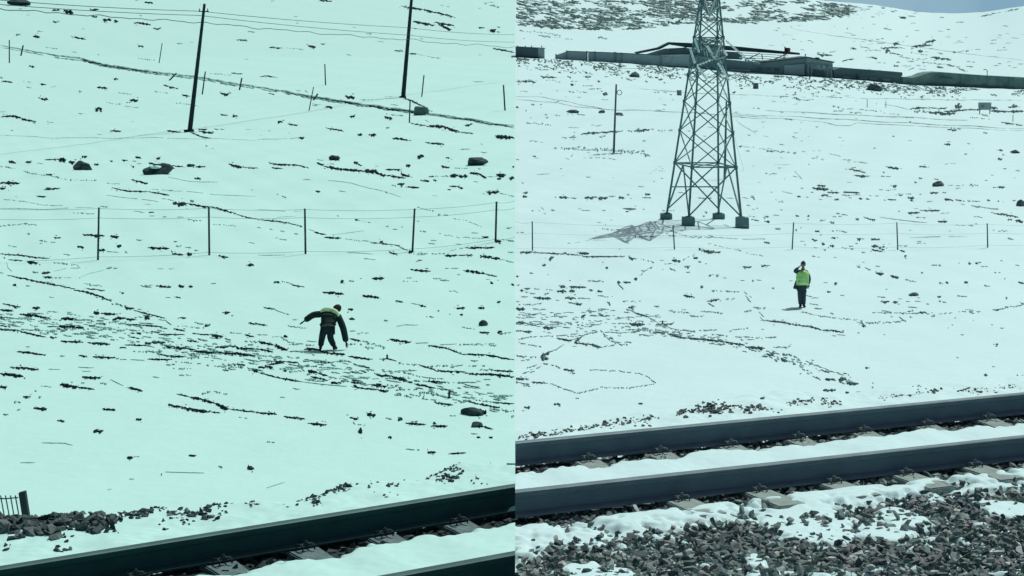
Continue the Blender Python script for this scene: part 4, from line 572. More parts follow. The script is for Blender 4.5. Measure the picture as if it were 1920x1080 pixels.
# ------------------------------------------------------------------ rails and sleepers
PROF = [(-0.070, 0), (0.070, 0), (0.070, 0.011), (0.012, 0.030), (0.0085, 0.05), (0.0085, 0.118), (0.034, 0.136), (0.0365, 0.142), (0.0365, 0.168), (0.029, 0.175), (0.012, 0.1765),
        (-0.012, 0.1765), (-0.029, 0.175), (-0.0365, 0.168), (-0.0365, 0.142), (-0.034, 0.136), (-0.0085, 0.118), (-0.0085, 0.05), (-0.012, 0.030), (-0.070, 0.011)]
def rail(key, off, label, m_body, m_head):
    T = TRACKS[key]; side = T['side']; u, n = T['u'], T['n']
    base = Vector((0, T['y0'], ZB)) + n * off
    V = []; Fc = []; MI = []; N = len(PROF); steps = [0.0, 0.5, 1, 2, 3, 4.5, 6, 9, 14, 22, 34]
    for s in steps:
        for (a, z) in PROF:
            p = base + n * a; p = p - u * (p.x / u.x) + u * (s * side)      # every rail ends flush on x = 0
            V.append((p.x, p.y, p.z + z))
    for i in range(len(steps) - 1):
        for j in range(N):
            q = (i * N + j, i * N + (j + 1) % N, (i + 1) * N + (j + 1) % N, (i + 1) * N + j)
            Fc.append(q); MI.append(1 if 8 <= j <= 12 else 0)
    Fc.append(tuple(range(N))); MI.append(0)
    o = mesh_obj('rail', V, Fc, None, None, False, [m_body, m_head], MI)
    bm = bmesh.new(); bm.from_mesh(o.data); bmesh.ops.recalc_face_normals(bm, faces=bm.faces); bm.to_mesh(o.data); bm.free()
    prop(o, label, 'rail', 'steel rails of the railway')
rail('R', 0.0, 'farther steel rail of the right track, edged by pale snow and grey stones', RAIL_R, HEAD_R)
rail('R', GAUGE, 'nearer steel rail of the right track, beside the crushed stone', RAIL_R, HEAD_R)
rail('L', 0.0, 'broad dark rail crossing the bottom of the left half', RAIL_L, HEAD_L)
rail('L', GAUGE, 'rail cutting the bottom corner of the left half, nearest the camera', RAIL_L, HEAD_L)
ORD = ['first', 'second', 'third', 'fourth', 'fifth', 'sixth', 'seventh', 'eighth', 'ninth', 'tenth', 'eleventh', 'twelfth', 'thirteenth', 'fourteenth']
def sleeper_proto(mc, CLIP):
    root = empty('railway_sleeper')
    b = MB()
    L = 1.3
    secs = [(-L, .15, .115, 0.0), (-L + .55, .15, .115, -0.0), (-.35, .13, .1, -0.035), (.35, .13, .1, -0.035), (L - .55, .15, .115, 0), (L, .15, .115, 0)]
    V = []; Fc = []
    for (y, wb, wt, zt) in secs: V += [(-wb, y, -0.2), (wb, y, -0.2), (wt, y, zt), (-wt, y, zt)]
    for i in range(5):
        for j in range(4): Fc.append((i * 4 + j, i * 4 + (j + 1) % 4, i * 4 + 4 + (j + 1) % 4, i * 4 + 4 + j))
    Fc += [(3, 2, 1, 0), (20, 21, 22, 23)]
    b.add(V, Fc); b.build('sleeper_body', mc, root, bevel=0.008)
    for y0 in (-GAUGE / 2, GAUGE / 2):
        pd = MB(); pd.box(-0.085, 0.085, y0 - 0.075, y0 + 0.075, 0.0005, 0.009); pd.build('rail_pad', CLIP, root)
        for sgn in (-1, 1):
            c = MB(); yb = y0 + sgn * 0.105
            for xo in (-0.055, 0.055):
                c.path([(xo * .8, yb + sgn * 0.03, 0.0), (xo * .8, yb + sgn * 0.03, 0.022), (xo * .8, yb, 0.034), (xo * .8, yb - sgn * 0.045, 0.026)], 0.006)
            c.path([(-0.044, yb, 0.034), (0.044, yb, 0.034)], 0.006)
            c.bar((0, yb, 0), (0, yb, 0.058), 0.008, n=6); c.bar((0, yb, 0.036), (0, yb, 0.048), 0.015, n=6)
            c.build('rail_clip', CLIP, root)
    return root
def copy_tree(o, parent=None):
    c = o.copy(); COL.objects.link(c); c.parent = parent
    for ch in o.children: copy_tree(ch, c)
    return c
for key, mc, s0, sp, n in (('R', CONC_R, 0.07, 0.655, 9), ('L', CONC_L, 0.02, 0.60, 9)):
    T = TRACKS[key]; root = sleeper_proto(mc, CLIP if key == 'R' else CLIP_L)
    for i in range(n):
        o = root if i == 0 else copy_tree(root)
        if i == 0: kids = list(root.children)
        p = Vector((0, T['y0'], ZB)) + T['n'] * (GAUGE / 2) + T['u'] * T['side'] * (0.52 + s0 + i * sp)
        o.location = p; o.rotation_euler = (0, 0, math.atan(T['k']))
        if key == 'R': lab = ORD[i] + ' concrete sleeper from the left under the right track, half buried in snow'
        else: lab = ORD[i] + ' concrete sleeper counted from the picture split under the left track'
        prop(o, lab, 'sleeper', 'concrete sleepers under the rails')

bpy.context.view_layer.update()
for root in [o for o in COL.objects if o.name.startswith('railway_sleeper')]:
    left = root.location.y < 0 or 'left track' in root['label']
    M = Matrix.Translation(root.location) @ root.rotation_euler.to_matrix().to_4x4()
    for ch in list(root.children):
        sx = [(M @ v.co).x * (1 if left else -1) for v in ch.data.vertices]
        if min(sx) > 0: bpy.data.objects.remove(ch); continue
        if max(sx) <= 0: continue
        ch.data = ch.data.copy(); bm = bmesh.new(); bm.from_mesh(ch.data); inv = M.inverted()
        r_ = bmesh.ops.bisect_plane(bm, geom=bm.verts[:] + bm.edges[:] + bm.faces[:], plane_co=inv @ Vector((0, 0, ZB)), plane_no=(inv.to_3x3() @ Vector((1, 0, 0))) * (1 if left else -1), clear_outer=True)
        ed = [e for e in r_['geom_cut'] if isinstance(e, bmesh.types.BMEdge)]
        if ed: bmesh.ops.edgeloop_fill(bm, edges=ed)
        bm.to_mesh(ch.data); bm.free()

# ------------------------------------------------------------------ poles, posts, wires
def tube_thing(name, base, top, r0, r1, mat, label, cat, group=None, extra=None, n=10):
    root = empty(name, base); m = MB(base); m.bar(base + Vector((0, 0, -0.3)), top, r0, r1, n=n)
    m.build('shaft', mat, root, smooth=False)
    prop(root, label, cat, group)
    return root
def pole(bx, by, tx, ty, w0, w1, mat, label, cat='pole', name='utility_pole', group=None):
    b = ground_at(bx, by); t = Q(tx, ty, b.y); sc = F / b.y
    return tube_thing(name, b, t, w0 / 2 / sc, w1 / 2 / sc, mat, label, cat, group), b, t
p1, b1, t1 = pole(355, 248, 383.5, 7, 9.5, 5, POLE_L, 'dark leaning utility pole whose top and foot both show, left half', group='utility poles of the left half')
p2, b2, t2 = pole(755.5, 183, 774, -30, 8.5, 5, POLE_L, 'dark leaning utility pole whose top runs out of the frame, above the round boulder', group='utility poles of the left half')
for root, b, t in ((p1, b1, t1), (p2, b2, t2)):
    ax = (t - b); m = MB(b); up = 0.94 if root is p1 else 0.78
    c = b + ax * up; m.bar(c + Vector((-0.5, -0.1, 0)), c + Vector((0.5, 0.1, 0)), 0.07); m.build('crossarm', POLE_L, root)
    for q in (-0.4, 0.4): g = MB(b); g.bar(c + Vector((q, 0, 0.05)), c + Vector((q, 0, 0.3)), 0.06, 0.04, n=8); g.build('insulator', POST_L, root)
    m = MB(b); m.bar(b + Vector((-.45, 0, -.1)), b + Vector((.45, 0, .12)), 0.35, 0.2, n=8); m.build('soil_mound', SOIL_L, root)
WR = [((-25, -2), (376, 21), (768, 52), (964.5, 65), 'topmost', 0), ((-25, 6), (376, 29), (768, 66), (964.5, 79), 'middle', 0), ((-25, 14), (376, 42), (768, 75), (964.5, 88), 'lowest, wavy', 1)]
dL, dR = 150.0, 345.0
for (a, b, c, d, nm, wavy) in WR:
    pts = []
    seq = [(a, dL), (b, b1.y), (c, b2.y), (d, dR)]
    for (pa, da), (pb, db) in zip(seq[:-1], seq[1:]):
        N = 36
        for k in range(N + (1 if pb is d else 0)):
            f = k / N; x = pa[0] + (pb[0] - pa[0]) * f; y = pa[1] + (pb[1] - pa[1]) * f + 4 * f * (1 - f) * (3.0 if not wavy else 1.5)
            if wavy: y += 1.8 * math.sin(x * 0.075) * math.sin(x * 0.021 + 1) + 0.9 * math.sin(x * 0.16)
            pts.append(Q(x, y, 1 / ((1 - f) / da + f / db)))
    m = MB(pts[0]); m.path(pts, 0.03 if not wavy else 0.036, n=5)
    o = m.build('overhead_wire', WIRE_L); o.location = pts[0]
    prop(o, nm + ' of the three wires strung between the two leaning poles', 'wire', 'overhead wires of the left half')

def post(name, bx, by, tx, ty, wpx, mat, label, cat='post', group=None, n=6):
    b = ground_at(bx, by); t = Q(tx, ty, b.y); sc = F / b.y; m = MB(b)
    m.bar(b - Vector((0, 0, .15)), t, wpx / 2 / sc, wpx / 2 / sc * 0.9, n=n)
    o = m.build(name, mat); o.location = b; prop(o, label, cat, group); return o, b, t
# main fence, left
FL = [(183.5, 485, 185.5, 389), (392.5, 480, 391.5, 389), (573, 478, 571.5, 391), (773, 470, 777.5, 391), (929, 453, 931, 378)]
lab = ['leftmost wire fence post of the left half, with a clump of bare soil against it', 'second fence post from the left in the left half', 'middle fence post of the five in the left half, up from the bending person',
       'fence post of the left half second from the picture split', 'fence post of the left half nearest the picture split']
ends = []
for q, l in zip(FL, lab):
    o, b, t = post('fence_post', *q, 4.0, POST_L, l, 'fence post', 'fence posts of the left half'); ends.append((b, t))
def fence_wires(ends, heights, mat, lbls, group, x_first, x_last, r):
    for hgt, lb in zip(heights, lbls):
        pts = [b.lerp(t, hgt) for b, t in ends]
        d0 = pts[0] + (pts[0] - pts[1]) * 1.0; pts = [d0] + pts
        e = pts[-1] + (pts[-1] - pts[-2]); 
        if x_last is not None:
            k = (x_last - pts[-1].x) / (e.x - pts[-1].x); e = pts[-1].lerp(e, k)
        if x_first is not None:
            k = (x_first - pts[1].x) / (pts[0].x - pts[1].x); pts[0] = pts[1].lerp(pts[0], k)
        pts.append(e); out = []
        for a, c in zip(pts[:-1], pts[1:]):
            for k in range(8):
                f = k / 8; p = a.lerp(c, f); p.z -= 4 * f * (1 - f) * 0.06; out.append(p)
        out.append(pts[-1]); m = MB(out[0]); m.path(out, r, n=4); o = m.build('fence_wire', mat); o.location = out[0]
        prop(o, lb, 'wire', group)
fence_wires(ends, (0.98, 0.80, 0.06), WIRE_F, ['top strand of the wire fence in the left half', 'second strand of the wire fence in the left half', 'bottom strand of the wire fence in the left half'], 'fence wires of the left half', None, -0.02, 0.010)
FR = [(998.5, 470, 998, 415), (1265, 470, 1262, 423), (1485, 468, 1488, 417), (1683.5, 465, 1681.5, 417), (1852, 465, 1851, 419)]
lab = ['fence post of the right half nearest the picture split, left of the pylon', 'leaning fence post just below the pylon feet', 'fence post right behind the standing person', 'fence post to the right of the standing person, second from the right edge', 'fence post nearest the right edge of the picture']
ends = []
for q, l in zip(FR, lab):
    o, b, t = post('fence_post', *q, 2.6, POST_R, l, 'fence post', 'fence posts of the right half'); ends.append((b, t))
fence_wires(ends, (0.97, 0.6, 0.1), WIRE_R, ['top strand of the wire fence in the right half', 'middle strand of the wire fence in the right half', 'bottom strand of the wire fence in the right half'], 'fence wires of the right half', 0.02, None, 0.005)
m = ground_at(185, 452)
# thin stakes of the left background
ST = [(17.5, 118, 17.5, 75, 2.4, 'thin upright stake at the far left end of the ditch'), (39, 105, 43.5, 85, 3.0, 'short leaning stub next to the leftmost stake on the ditch'), (298, 119, 304, 81, 1.8, 'thin leaning stake above the ditch, left of the tall pole'),
      (316, 151, 331, 137, 3.0, 'short stub tilted far over, below the ditch left of the tall pole'), (379, 176, 385, 134, 2.6, 'thin stake just right of the tall pole'), (448.5, 169, 453.5, 146, 3.0, 'short dark stub on the ditch right of the tall pole'),
      (579, 207, 588, 163, 2.0, 'thin stake leaning on the ditch in the upper middle of the left half'), (586, 189, 596, 176, 3.4, 'short dark stub crossing the thin leaning stake'), (610.5, 160, 609, 120, 2.4, 'thin stake with a dark clump halfway up'),
      (767.5, 230, 769, 188, 2.6, 'thin stake in front of the round boulder'), (790.5, 182, 795, 141, 2.4, 'thin stake above the round boulder, right of the second pole'), (947, 207, 944, 159, 3.0, 'thin stake nearest the picture split, upper left half'),
      (841.5, 748, 842.5, 733, 4.6, 'short dark stump on the churned footpath near the picture split'), (725.5, 672, 726, 665, 4.0, 'tiny dark peg in the snow to the right of the bending person')]
for a in ST: post('stake', a[0], a[1], a[2], a[3], a[4], POST_L, a[5], 'stake', 'stakes of the left half')
post('stake', 1242, 606, 1242.5, 601, 3.0, POST_R, 'tiny dark peg in the snow at the left end of the long footprint trail', 'stake')
post('stake', 1899, 228, 1899.5, 215, 1.4, POST_R, 'thin stake below the signboard, near the right edge', 'stake')
post('stake', 1661, 202, 1661, 189, 1.2, POST_R, 'thin stake left of the signboard', 'stake')
post('stake', 1626, 202, 1626, 186, 1.2, POST_R, 'thin stake below the oval dark boulder', 'stake')
# poles of the right half
pr, b, t = pole(1150.5, 286, 1155.5, 158, 4.4, 3.2, POST_R, 'slim grey pole with a small ring near its top, left of the pylon')
m = MB(b); c = Q(1161.5, 173.5, b.y); rr = 4.6 * b.y / F
ring = [c + Vector((math.cos(k / 12 * 6.283) * rr, 0, math.sin(k / 12 * 6.283) * rr)) for k in range(13)]
m.path(ring, 0.028, n=6); m.build('cable_ring', POST_R, pr)
pr, b, t = pole(1358.5, 335, 1362, 190, 5.0, 3.0, POST_R, 'slim grey pole standing behind the right legs of the pylon')
m = MB(b); g = ground_at(1395, 318); m.path([b.lerp(t, .9), g], 0.012, n=4); m.build('guy_wire', WIRE_R, pr)

# ------------------------------------------------------------------ pylon
def pylon():
    base = {'BL': ground_at(1249, 409), 'BR': ground_at(1347.5, 409), 'FL': ground_at(1290.5, 423.5), 'FR': ground_at(1391.5, 424.5)}
    cen = sum(base.values(), Vector()) / 4
    root = empty('lattice_pylon', cen)
    prop(root, 'tall grey steel lattice electricity pylon on four concrete blocks', 'pylon')
    # legs aim where the photograph's legs go at 11.5 m
    topx = {'BL': 1308, 'BR': 1339.5, 'FL': 1321, 'FR': 1354.5}
    def cor(k, z):
        b = base[k]; H = HC + PY * b.y / F
        X = (topx[k] - PX) * b.y / F; ymid = cen.y + (b.y - cen.y) * 0.36
        f = z / H; return Vector((b.x + (X - b.x) * f, b.y + (ymid - b.y) * f, z))
    zt = 15.5
    for k in base:
        m = MB(cen); m.bar(cor(k, 0.3), cor(k, zt), 0.075, 0.052); m.build('leg', STEEL, root)
    hgt = {'BL': 0.26, 'BR': 0.26, 'FL': 0.46, 'FR': 0.47}; wd = {'BL': 22, 'BR': 22, 'FL': 24, 'FR': 24}
    for k in base:
        b = base[k]; hw = wd[k] / 2 * b.y / F; m = MB(cen)
        m.box(b.x - hw, b.x + hw, b.y - hw, b.y + hw, -0.3, hgt[k], 0.015, 0.015); m.build('footing', FOOT, root, bevel=0.02)
        m = MB(cen); c = cor(k, hgt[k]); m.box(c.x - .16, c.x + .16, c.y - .16, c.y + .16, hgt[k] - .02, hgt[k] + 0.04); m.build('base_plate', STEEL, root)
    lv = [3.0, 4.75, 6.3, 7.7, 8.75, 9.7, 10.65, 11.6, 12.6, 13.6, 14.6, 15.5]
    R = 0.043
    for (a, b) in (('FL', 'FR'), ('BL', 'BR'), ('BL', 'FL'), ('BR', 'FR')):
        m = MB(cen)
        m.bar(cor(a, 3.0), cor(b, 3.0), 0.045)
        # inverted V between ring and feet
        pa, pb = cor(a, 0.5), cor(b, 0.5); mid = (cor(a, 3.0) + cor(b, 3.0)) / 2
        if a[0] == b[0]:
            m.bar(pa, cor(b, 3.0), R + .006); m.bar(pb, cor(a, 3.0), R + .006)
        else:
            m.bar(pa, mid, R + .004); m.bar(pb, mid, R + .004)
        q1 = cor(a, 1.7); q2 = cor(b, 1.7)
        if a[0] == 'B' and b[0] == 'B': m.bar(q1, q2, R)
        for z0, z1 in zip(lv[:-1], lv[1:]):
            m.bar(cor(a, z0), cor(b, z1), R * 0.85); m.bar(cor(b, z0), cor(a, z1), R * 0.85)
        for z in (9.7, 12.6, 15.5): m.bar(cor(a, z), cor(b, z), R)
        m.build('bracing', STEEL, root)
    m = MB(cen)     # horizontal diaphragms
    for z in (3.0, 9.7):
        m.bar(cor('FL', z), cor('BR', z), R * .8); m.bar(cor('FR', z), cor('BL', z), R * .8)
    m.build('diaphragm', STEEL, root)
    for k in base:
        for z in lv[:6]:
            m = MB(cen); c = cor(k, z); m.box(c.x - .08, c.x + .08, c.y - .02, c.y + .02, z - .09, z + .09); m.build('gusset_plate', STEEL, root)
    arms = [((1340, 112), 98.5, 'FL', 'FR', 9.7, 8.7), ((1330, 108), 109.0, 'BL', 'BR', 9.7, 8.7), ((1330, 28), 98.8, 'FL', 'FR', 12.1, 11.4), ((1330, 25), 108.5, 'BL', 'BR', 12.1, 11.4)]
    for (px, py), d, a, b, zu, zl in arms:
        tip = Q(px, py, d); m = MB(cen)
        pts = [cor(a, zu), cor(b, zu), cor(a, zl), cor(b, zl)]
        for p in pts: m.bar(p, tip, 0.045)
        for k in (0.2, 0.4, 0.6, 0.8):
            c = [p.lerp(tip, k) for p in pts]; m.bar(c[0], c[1], .024); m.bar(c[2], c[3], .024); m.bar(c[0], c[2], .024); m.bar(c[1], c[3], .024)
            e = [p.lerp(tip, k - .2) for p in pts]; m.bar(e[0], c[1], .024); m.bar(e[1], c[0], .024); m.bar(e[0], c[2], .024); m.bar(e[1], c[3], .024)
        m.build('crossarm', STEEL, root)
    SR = [((1294, 92), (1303, 118), 100.5), ((1307, 124), (1326, 150), 100.0), ((1361, 76), (1397, 108), 101.0), ((1346, 118), (1368, 152), 99.5), ((1303, 72), (1311, 98), 102), ((1326, 86), (1339, 108), 100), ((1354, 92), (1363, 104), 102.5)]
    for a, b, d in SR:
        A = Q(*a, d); B = Q(*b, d - 0.6); m = MB(cen); m.bar(A, B, 0.028, n=6)
        n = int((B - A).length / 0.11)
        for k in range(n):
            c = A.lerp(B, (k + 0.3) / n); m.bar(c, A.lerp(B, (k + 0.7) / n), 0.065, 0.05, n=8)
        m.build('insulator_string', INSUL, root)
    for a, b, d in (((1306, 123), (1339, 110), 100.5), ((1231, 126), (1256, 117), 100.2), ((1266, 42), (1294, 29), 100.4), ((1396, 112), (1425, 120), 100)):
        A = Q(*a, d); B = Q(*b, d); m = MB(cen); m.bar(A, B, 0.022, n=6); n = int((B - A).length / 0.15)
        for k in range(n): m.bar(A.lerp(B, (k + 0.2) / n), A.lerp(B, (k + 0.6) / n), 0.075, 0.05, n=8)
        m.build('insulator_string', STEEL if a[0] != 1306 else INSUL, root)
    m = MB(cen)    # jumper loops
    for pl in ([(1294, 92), (1280, 96), (1262, 106), (1256, 117)], [(1231, 126), (1200, 128), (1160, 129)], [(1326, 150), (1316, 140), (1307, 124), (1303, 118)], [(1294, 29), (1303, 35), (1308, 50)], [(1397, 108), (1410, 110), (1396, 112)]):
        m.path([Q(x, y, 100.4) for x, y in pl], 0.012, n=4)
    m.build('jumper_wire', STEEL, root)
pylon()

# ------------------------------------------------------------------ boulders
def boulder(px, py, wpx, hpx, mat, label, seed, cap=None, pt=None):
    g = ground_at(px, py) if pt is None else pt; sc = F / g.y; W = wpx / sc / 2; H = hpx / sc
    bm = bmesh.new(); bmesh.ops.create_icosphere(bm, subdivisions=3, radius=1)
    r = random.Random(seed); off = Vector((r.random() * 40, r.random() * 40, 0))
    fl = [(Vector((r.gauss(0, 1), r.gauss(0, 1), r.gauss(0.2, .8))).normalized(), r.uniform(0.55, 0.85)) for _ in range(11)]
    for v in bm.verts:
        c = v.co.copy()
        for nrm, dd in fl:
            e = c.dot(nrm)
            if e > dd: c -= nrm * (e - dd)
        c *= 1 + 0.10 * mnoise.noise(c * 2 + off)
        v.co = Vector((c.x * W * 1.15, c.y * W * 0.95, max(-0.25, c.z * 0.72 + 0.35) * H))
    me = bpy.data.meshes.new('boulder'); bm.to_mesh(me); bm.free(); me.materials.append(mat)
    o = bpy.data.objects.new('boulder', me); COL.objects.link(o); o.location = g; prop(o, label, 'rock', 'boulders lying in the snow')
    if cap:
        bm = bmesh.new(); bmesh.ops.create_icosphere(bm, subdivisions=3, radius=1)
        for v in bm.verts:
            c = v.co.copy(); c *= 1 + 0.25 * mnoise.noise(c * 2 + off)
            v.co = Vector((c.x * W * 0.42 - W * .12, c.y * W * 0.3 - W * 0.38, c.z * H * 0.16 + H * 0.66))
        m2 = bpy.data.meshes.new('snow_patch'); bm.to_mesh(m2); bm.free(); m2.materials.append(cap)
        c = bpy.data.objects.new('snow_patch', m2); COL.objects.link(c); c.parent = o
    return o
BD = [(156, 320, 34, 18, 0, 'dark boulder with a raised right end, left of the larger grey boulder'), (297, 326, 52, 20, 0, 'large grey boulder with a pale snow patch on its face', 1), (788, 216, 28, 20, 2, 'round grey boulder beside the foot of the second pole, on the ditch'),
      (893, 309, 38, 16, 0, 'dark flat-topped boulder in the right part of the left half'), (628, 301, 20, 10, 0, 'small pointed dark rock at the left end of the long bare strip'), (907, 611, 17, 10, 0, 'dark rock alone in the snow right of the bending person'),
      (888, 777, 44, 13, 0, 'wide dark rock below the churned footpath, next to the split'), (893, 800, 22, 9, 0, 'small humped dark rock just below the wide dark rock'), (470, 879, 13, 7, 0, 'small dark stone alone in the smooth snow above the broad rail'),
      (676, 811, 9, 9, 0, 'small dark upright stone below the footpath, middle of the left half'), (36, 10, 40, 14, 0, 'dark rock cut by the top edge, upper left corner'),
      (1760, 349, 22, 9, 1, 'rounded grey rock in the open snow right of the pylon'), (1912, 384, 16, 12, 1, 'grey rock cut by the right edge, above the fence'), (1903, 287, 17, 6, 1, 'low grey rock near the right edge, topmost of the open field'), (1714, 555, 19, 7, 1, 'low grey rock right of the standing person'),
      (1191, 145, 22, 11, 1, 'pointed grey rock below the long pale wall'), (1637, 170, 30, 13, 1, 'oval dark boulder on the stony bank below the station'), (1075, 213, 20, 6, 1, 'low rock left of the slim pole with the ring'), (1128, 211, 12, 6, 1, 'small rock just left of the slim pole with the ring'), (1161, 216, 14, 5, 1, 'small rock just right of the slim pole with the ring')]
GREYL = material('rock_mid', (0.11, 0.20, 0.20), (0.07, 0.14, 0.145), scale=3, rough=0.9, bump=0.4, bscale=6)
for i, b in enumerate(BD):
    boulder(b[0], b[1], b[2], b[3], [ROCK_L, ROCK_R, GREYL][b[4]], b[5], 40 + i, SNOW_L if len(b) > 6 else None)

# ------------------------------------------------------------------ broken fence by the left shoulder
def mesh_fence():
    d = 17.0; b = Q(48, 1010, d); root = empty('mesh_fence', b)
    prop(root, 'leaning dark post with a panel of thin upright bars, in the lower left corner', 'fence')
    m = MB(b); lo = Q(62, 1050, d); hi = Q(42, 922, d)
    ax = (hi - lo).normalized(); sx = Vector((1, 0, 0.25)).normalized() * 0.028; sy = Vector((0, 1, 0)) * 0.03
    m.add([lo - sx - sy, lo + sx - sy, lo + sx + sy, lo - sx + sy, hi - sx - sy, hi + sx - sy, hi + sx + sy, hi - sx + sy], [(0, 3, 2, 1), (4, 5, 6, 7), (0, 1, 5, 4), (1, 2, 6, 5), (2, 3, 7, 6), (3, 0, 4, 7)])
    m.build('post', POLE_L, root)
    for k in range(-6, 5):
        m = MB(b); x = 2 + k * 9.2; m.bar(Q(x + 12, 1000, d), Q(x - 1, 929, d), 0.0055, n=6); m.build('bar', POST_L, root)
    m = MB(b); m.path([Q(-50, 934, d), Q(10, 935, d), Q(34, 933, d)], 0.0055); m.path([Q(-50, 968, d), Q(10, 968, d), Q(48, 966, d)], 0.004)
    m.build('cross_wire', POST_L, root)
mesh_fence()

# ------------------------------------------------------------------ station buildings on the far bank
DB = 520.0
def zx(px, py, d=DB): p = Q(px, py, d); return (p.x, p.z)
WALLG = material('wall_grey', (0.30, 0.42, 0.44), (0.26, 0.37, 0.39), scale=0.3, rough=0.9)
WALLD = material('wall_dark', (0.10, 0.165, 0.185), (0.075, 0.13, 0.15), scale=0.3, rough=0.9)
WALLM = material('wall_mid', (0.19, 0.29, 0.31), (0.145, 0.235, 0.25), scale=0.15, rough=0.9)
ROOFD = material('roof_dark', (0.06, 0.11, 0.12), (0.045, 0.085, 0.095), scale=0.3, rough=0.8)
GREENT = material('tarpaulin_green', (0.19, 0.30, 0.28), (0.10, 0.19, 0.185), scale=0.5, rough=0.9)
PALE = material('pale_trim', (0.32, 0.45, 0.46), scale=0.3, rough=0.9)
GLASS = material('window_glass_dark', (0.03, 0.05, 0.06), scale=0.3, rough=0.3)
WHITE = material('white_paint', (0.55, 0.75, 0.76), scale=1, rough=0.8)
RED = material('red_cloth', (0.22, 0.08, 0.12), (0.16, 0.07, 0.10), scale=1, rough=0.9)
def bpart(root, org, name, poly, d0, d1, mat, bevel=0):
    m = MB(org); m.prism([zx(*p) for p in poly], d0, d1); return m.build(name, mat, root)
def bld(name, px, py, label, cat='building'):
    o = Q(px, py, DB); r = empty(name, o); prop(r, label, cat); return r, o
r, o = bld('storage_shed', 990, 105, 'long dark shed with a lighter end wall, at the left end of the station row')
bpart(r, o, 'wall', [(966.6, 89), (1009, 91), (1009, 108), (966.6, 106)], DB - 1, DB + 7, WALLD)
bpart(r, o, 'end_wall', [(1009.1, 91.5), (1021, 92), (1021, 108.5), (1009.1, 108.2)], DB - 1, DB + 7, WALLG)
bpart(r, o, 'roof', [(966.6, 87), (1022, 90), (1022, 91.4), (966.6, 88.9)], DB - 1.5, DB + 7.5, ROOFD)
for a in (970, 984, 996, 1015): bpart(r, o, 'roof_vent', [(a, 85.5), (a + 1.6, 85.6), (a + 1.6, 89), (a, 88.8)], DB + 1, DB + 2, ROOFD)
r, o = bld('perimeter_wall', 1140, 116, 'long pale grey wall with two bright gaps, left of the pylon', 'wall')
for pl in ([(1042, 103.5), (1062, 96.5), (1062, 112), (1042, 110)], [(1063, 96.3), (1100.2, 97.2), (1100.2, 115), (1063, 113)], [(1103, 97.4), (1151.5, 99.5), (1151.5, 118.5), (1103, 115)], [(1155, 99.7), (1238, 104), (1238, 124.5), (1155, 118.7)]):
    bpart(r, o, 'wall_panel', pl, DB - 0.6, DB + 0.6, WALLG)
for a, y in ((1042, 101), (1062.2, 94.5), (1100.3, 95.5), (1151.7, 97.5), (1154.2, 97.6), (1165, 98.5), (1238, 102), (1115, 96)): bpart(r, o, 'pier', [(a - .8, y), (a + 1.4, y), (a + 1.4, y + 21), (a - .8, y + 20)], DB - 0.9, DB + 0.9, WALLM)
bpart(r, o, 'coping', [(1155, 98.4), (1238, 102.7), (1238, 104), (1155, 99.7)], DB - 1, DB + 1, ROOFD)
bpart(r, o, 'coping', [(1063, 95.2), (1151.5, 98.3), (1151.5, 99.5), (1063, 96.3)], DB - 1, DB + 1, ROOFD)
r, o = bld('station_building', 1400, 136, 'long low station building with a wide dark canopy behind the pylon')
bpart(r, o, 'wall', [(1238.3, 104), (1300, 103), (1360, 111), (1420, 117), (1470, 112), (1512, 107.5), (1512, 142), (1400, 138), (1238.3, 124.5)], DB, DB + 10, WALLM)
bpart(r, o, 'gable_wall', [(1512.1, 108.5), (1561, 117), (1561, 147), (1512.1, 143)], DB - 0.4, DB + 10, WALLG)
bpart(r, o, 'roof_edge', [(1418, 117), (1470, 111), (1512, 106), (1563, 115.5), (1563, 118), (1512, 108.6), (1470, 113.5), (1418, 119)], DB - 1.2, DB + 11, ROOFD)
bpart(r, o, 'front_panel', [(1470, 122), (1508, 120), (1508, 140.5), (1470, 139)], DB - 0.5, DB - 0.05, WALLG)
for a in (1518, 1530, 1541, 1551): 
    f = bpart(r, o, 'window', [(a, 118 + (a - 1512) * .12), (a + 7, 118.8 + (a - 1512) * .12), (a + 7, 124 + (a - 1512) * .12), (a, 123.3 + (a - 1512) * .12)], DB - 0.9, DB - 0.45, PALE)
bpart(r, o, 'doorway', [(1524, 130), (1545, 132.5), (1545, 144.5), (1524, 143)], DB - 0.7, DB - 0.45, WALLD)
for a in (1514, 1520, 1549, 1557): bpart(r, o, 'pilaster', [(a, 119 + (a - 1512) * .15), (a + 1.5, 119.3 + (a - 1512) * .15), (a + 1.5, 146), (a, 145)], DB - 1.1, DB - 0.42, PALE)
bpart(r, o, 'left_wing', [(1252, 92), (1290, 90), (1330, 95), (1400, 99), (1400, 113), (1300, 108), (1238, 107), (1215, 103.5)], DB + 10.2, DB + 14, WALLM)
def beam(pts, t, d, name, mat, root, org, r0=None):
    m = MB(org)
    for a, b in zip(pts[:-1], pts[1:]): m.bar(Q(a[0], a[1], d), Q(b[0], b[1], d), t / 2 * d / F * 1.2)
    return m.build(name, mat, root)
bpart(r, o, 'canopy', [(1262, 79.5), (1300, 81), (1400, 88.5), (1512, 100), (1512, 104), (1440, 99.5), (1400, 97), (1300, 90), (1262, 84)], DB + 12, DB + 20, ROOFD)
bpart(r, o, 'canopy_wing', [(1196, 99), (1240, 90), (1262, 79.5), (1262, 84), (1243, 93.5), (1200, 102)], DB + 12, DB + 18, ROOFD)
for y in (0, 4.2, 8.4): beam([(1385, 99 + y), (1440, 102 + y), (1478, 105 + y)], 1.1, DB + 9 - y * .3, 'purlin', ROOFD, r, o)
